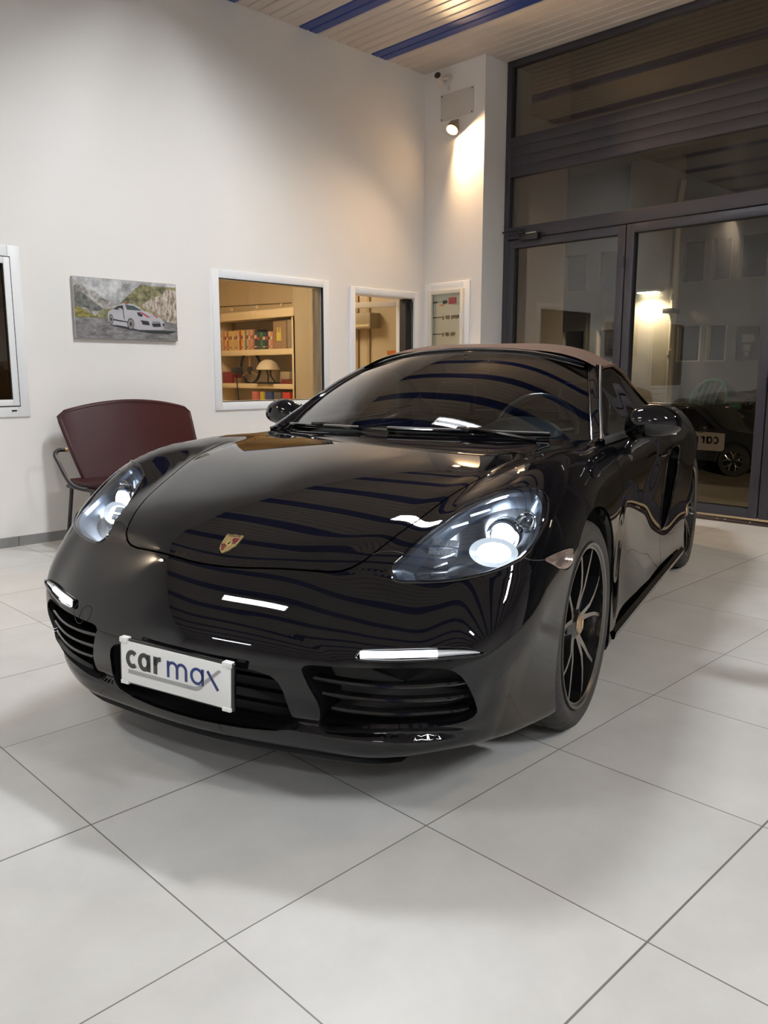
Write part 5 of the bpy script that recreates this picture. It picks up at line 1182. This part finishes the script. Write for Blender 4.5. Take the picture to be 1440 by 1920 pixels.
ld=bpy.data.lights.new('yard_light','SPOT'); ld.energy=330; ld.color=(1,.82,.55); ld.spot_size=math.radians(160); ld.spot_blend=.35; ld.shadow_soft_size=.15
lo=bpy.data.objects.new('yard_light',ld); COL.objects.link(lo); lo.parent=yl; lo.location=(-.30,0,-.12); lo.rotation_euler=Vector((-.15,0,-1)).to_track_quat('-Z','Y').to_euler()
po=empty('poster',(XF-.03,6.33,1.86),'black framed poster with a pale abstract figure across the yard','poster')
m=MB(); m.box((-.03,-.27,-.40),(.0,.27,.42),.01); m.build('frame',blkm,po)
m=MB(); 
for (y0,z0,y1,z1) in ((-.12,.02,.14,.22),(-.08,-.18,.10,-.02),(-.04,-.30,.06,-.20),(-.16,.06,-.12,.18)): m.box((-.034,y0,z0),(-.03,y1,z1))
m.build('figure',mat('grey figure',(.25,.24,.23),.6),po,smooth=False)
# unseen lamp added outside the showroom front to brighten the yard
y2=empty('wall_lamp',(6.46,-3.0,3.0),'unseen added lamp on the outside of the showroom to light the yard','lamp')
m=MB(); m.box((-.05,-.25,-.04),(.25,.25,.06),.02); m.build('housing',mat('lamp white'),y2)
m=MB(); m.box((.0,-.22,-.06),(.22,.22,-.04)); m.build('lens',mat('yard lamp'),y2)
ld=bpy.data.lights.new('yard_light','SPOT'); ld.energy=1900; ld.color=(1,.80,.55); ld.spot_size=math.radians(150); ld.spot_blend=.6; ld.shadow_soft_size=.15
lo=bpy.data.objects.new('yard_light',ld); COL.objects.link(lo); lo.parent=y2; lo.location=(.3,0,-.12); lo.rotation_euler=Vector((.75,.35,-1.1)).to_track_quat('-Z','Y').to_euler()
# dark SUV parked outside, nose to the right
suv=empty('suv',(17.1,6.20,ZG),'dark grey off-road car parked outside with a grey panel of mirrored lettering on its door','car',rz=-PI/2+.0)
# local: x forward (towards -Y world), y left (world +X ... ) ; viewer sees local right side (-y)
suv.scale=(.914,.914,.914)
spm=mat('suv paint',(.030,.032,.034),.28,coat=.8); sgl=mat('suv glass',(.006,.006,.007),.05,coat=.5)
prof=[(-2.1,.45),(-2.18,.8),(-2.15,1.05),(-2.0,1.15),(-1.75,1.52),(-1.5,1.60),(.25,1.60),(.55,1.52),(1.15,1.08),(1.9,.98),(2.15,.85),(2.2,.5),(2.1,.32),(-2.0,.32)]
m=MB(); P2=smoothpoly(prof,3); n=len(P2); ys_=[-.90,-.88,-.80,.80,.88,.90]
def wob(p,y):
    k=abs(y); z=p[1]; tuck=max(0,(z-1.0))*.28
    return (p[0]*(.985 if k>.85 else 1),(k-tuck)*(1 if y>0 else -1),z)
rings=[]
for y,sc_ in ((-.90,.93),(-.93,.965),(-.86,1.0),(.86,1.0),(.93,.965),(.90,.93)):
    c0=np.array([0,.9]); rings.append([wob(c0+(q-c0)*np.array([sc_,sc_]),y) for q in P2])
V=[p for r in rings for p in r]; Fc=[(k*n+i,k*n+(i+1)%n,(k+1)*n+(i+1)%n,(k+1)*n+i) for k in range(5) for i in range(n)]+[tuple(range(n)),tuple(range(5*n,6*n))[::-1]]
m.add(V,Fc); m.build('body',spm,suv,ang=40)
def sidep(pts,name,mt,y=-.0,th=.012):
    m=MB(); m.prism([(a_,-(.945-max(0,b_-1.0)*.28)-y,b_) for a_,b_ in pts],(0,th,0)); return m.build(name,mt,suv,smooth=False)
sidep([(-1.55,1.12),(-1.5,1.30),(-1.25,1.48),(-.45,1.50),(-.45,1.08)],'side_window',sgl,-.015); sidep([(-.38,1.08),(-.38,1.50),(.28,1.50),(.85,1.08)],'side_window',sgl,-.015); sidep([(-2.0,1.10),(-1.8,1.45),(-1.62,1.48),(-1.68,1.12)],'side_window',sgl,-.015)
m=MB(); m.tube([(-1.95,-.86,1.50),(-1.5,-.77,1.605),(.25,-.77,1.605),(.62,-.80,1.50)],.02,8); m.build('roof_rail',mat('roof chrome',(.6,.55,.5),.2,metal=1),suv)
m=MB(); m.tube([(-1.9,-.925,1.08),(.9,-.925,1.03)],.012,8); m.build('belt_trim',MATS['roof chrome'],suv)
for k in range(6):
    m=MB(); m.sphere((-1.2+.28*k,-.70,1.645),.018,8,6); m.build('roof_stud',mat('bright stud',(.9,.9,.85),.15,metal=1),suv)
for x in (-1.3,1.32):
    w=bpy.data.objects.new('wheel',None); COL.objects.link(w); w.parent=suv; w.location=(x,-.86,.35)
    m=MB(); m.lathe([(.22,-.10),(.33,-.10),(.35,-.07),(.35,.12),(.22,.12)],48,'y'); m.build('tire',tyre,w)
    m=MB(); m.lathe([(0,-.03),(.20,-.04),(.235,-.09),(.235,.1)],40,'y'); m.build('rim',gbr,w)
    for k in range(5):
        for s in (-1,1):
            a_=2*PI*k/5+.3; m=MB(); m.tube([(.05*math.cos(a_),-.06,.05*math.sin(a_)),(.14*math.cos(a_+s*.10),-.075,.14*math.sin(a_+s*.10)),(.225*math.cos(a_+s*.30),-.09,.225*math.sin(a_+s*.30))],.016,8); m.build('spoke',mat('bright spoke',(.75,.75,.72),.25,metal=.9),w)
    m=MB(); m.lathe([(.40,-.915+.0),(.445,-.93)],36,'y',c=(x,0,.35),a0=-.1,a1=PI+.1); m.build('arch_trim',blkm,suv)
m=MB(); m.sphere((.62,-1.02,1.08),.11,14,10,(1,.9,.8)); m.build('door_mirror',spm,suv)
sn=sidep([(-.15,.56),(-.15,1.02),(1.10,.97),(1.10,.56)],'lettered_panel',mat('lettered panel grey',(.42,.36,.33),.5),.0,.004)  # mirrored lettering built as a solid panel
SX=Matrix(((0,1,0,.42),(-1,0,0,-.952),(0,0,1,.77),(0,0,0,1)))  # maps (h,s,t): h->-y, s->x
dgm=mat('dark mirrored letters',(.03,.025,.03),.5)
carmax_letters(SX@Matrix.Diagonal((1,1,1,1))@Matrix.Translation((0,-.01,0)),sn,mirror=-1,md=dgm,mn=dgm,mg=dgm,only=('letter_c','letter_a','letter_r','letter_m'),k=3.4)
# second dark car further back with a green slatted garden chair under netting on its far side
c2=empty('parked_car',(18.80,9.98,ZG),'dark rounded car standing behind the off-road car','car',rz=-PI/2); c2.scale=(.88,.80,.86)
m=MB(); pr2=smoothpoly([(-2.0,.4),(-2.1,.9),(-1.6,1.35),(-.8,1.75),(.6,1.85),(1.8,1.75),(2.6,1.30),(2.7,.4)],4); n=len(pr2); rings=[]
for y,sc_ in ((-.80,.9),(-.86,.96),(-.7,1.0),(.7,1.0),(.86,.96),(.8,.9)): rings.append([((q[0])*sc_,y*(1-.2*max(0,q[1]-1)),.9+(q[1]-.9)*sc_) for q in pr2])
V=[p for r in rings for p in r]; Fc=[(k*n+i,k*n+(i+1)%n,(k+1)*n+(i+1)%n,(k+1)*n+i) for k in range(5) for i in range(n)]+[tuple(range(n)),tuple(range(5*n,6*n))[::-1]]
m.add(V,Fc); m.build('body',mat('dark brown paint',(.030,.022,.018),.2,coat=.8),c2,ang=50)
m=MB(); m.prism([(-1.5,-.79,1.32),(-.8,-.74,1.6),(.6,-.72,1.68),(1.7,-.74,1.55),(1.9,-.8,1.30)],(0,-.01,0)); m.build('side_window',sgl,c2,smooth=False)
for x in (-1.4,1.7):
    m=MB(); m.lathe([(0,-.92),(.22,-.92),(.33,-.90),(.34,-.7)],28,'y',c=(x,0,.34)); m.build('wheel',tyre,c2)
gc=empty('garden_chair',(18.75,6.50,.262),'mint green slatted garden chair standing behind the parked cars','chair')
gm=mat('mint green plastic',(.10,.30,.20),.4)
st=MB(); st.box((18.15,5.0,ZG),(19.3,7.2,.255),.02); tag(st.build('storage_crate',mat('dark crate',(.02,.02,.022),.5)),'large dark storage crate behind the parked cars','crate')
m=MB(); m.box((-.45,-.45,.0),(.45,.50,.16),.06); m.build('seat',gm,gc)
for k in range(5):
    y=.34-.13*k; m=MB(); m.tube(smoothpoly([(-.36,y+.10,.16),(-.34,y+.02,.40),(-.30,y-.06,.60+.10*math.sin(PI*(k+.6)/5.2))],4,False),.018,8); m.build('back_slat',gm,gc)
m=MB(); m.tube(smoothpoly([(-.40,.50,.14),(-.38,.42,.40),(-.34,.22,.64),(-.32,.0,.72),(-.30,-.25,.66),(-.32,-.36,.36),(-.36,-.34,.14)],5,False),.028,10); m.build('back_frame',gm,gc)
m=MB(); m.grid([[(x,.05+.42*math.cos(a_)*(1),.16+.55*math.sin(a_)) for a_ in np.linspace(.5,PI-.3,12)] for x in (-.28,.3)]); m.build('shell',mat('smoky green',(.035,.075,.055),.4),gc)
pp=empty('potted_palm',(18.6,5.25,.256),'dark spiky palm on the crate beside the green chair','plant')
lf=mat('dark palm leaf',(.012,.02,.010),.6)
m=MB(); m.lathe([(0,0),(.13,0),(.17,.22),(.15,.24),(0,.20)],18,'z'); m.build('pot',blkm,pp)
random.seed(8)
for k in range(22):
    a_=random.uniform(0,2*PI); l=random.uniform(.35,.65); h=random.uniform(.05,.5); c_,s_=math.cos(a_),math.sin(a_)
    P=[(l*t*c_,l*t*s_,.2+.28*t+h*t-.45*t*t) for t in np.linspace(0,1,6)]; wv=[.006,.02,.022,.018,.010,.002]
    m=MB(); m.grid([[(p[0]-s_*w_,p[1]+c_*w_,p[2]) ,(p[0],p[1],p[2]+.004),(p[0]+s_*w_,p[1]-c_*w_,p[2])] for p,w_ in zip(P,wv)]); m.build('frond',lf,pp)
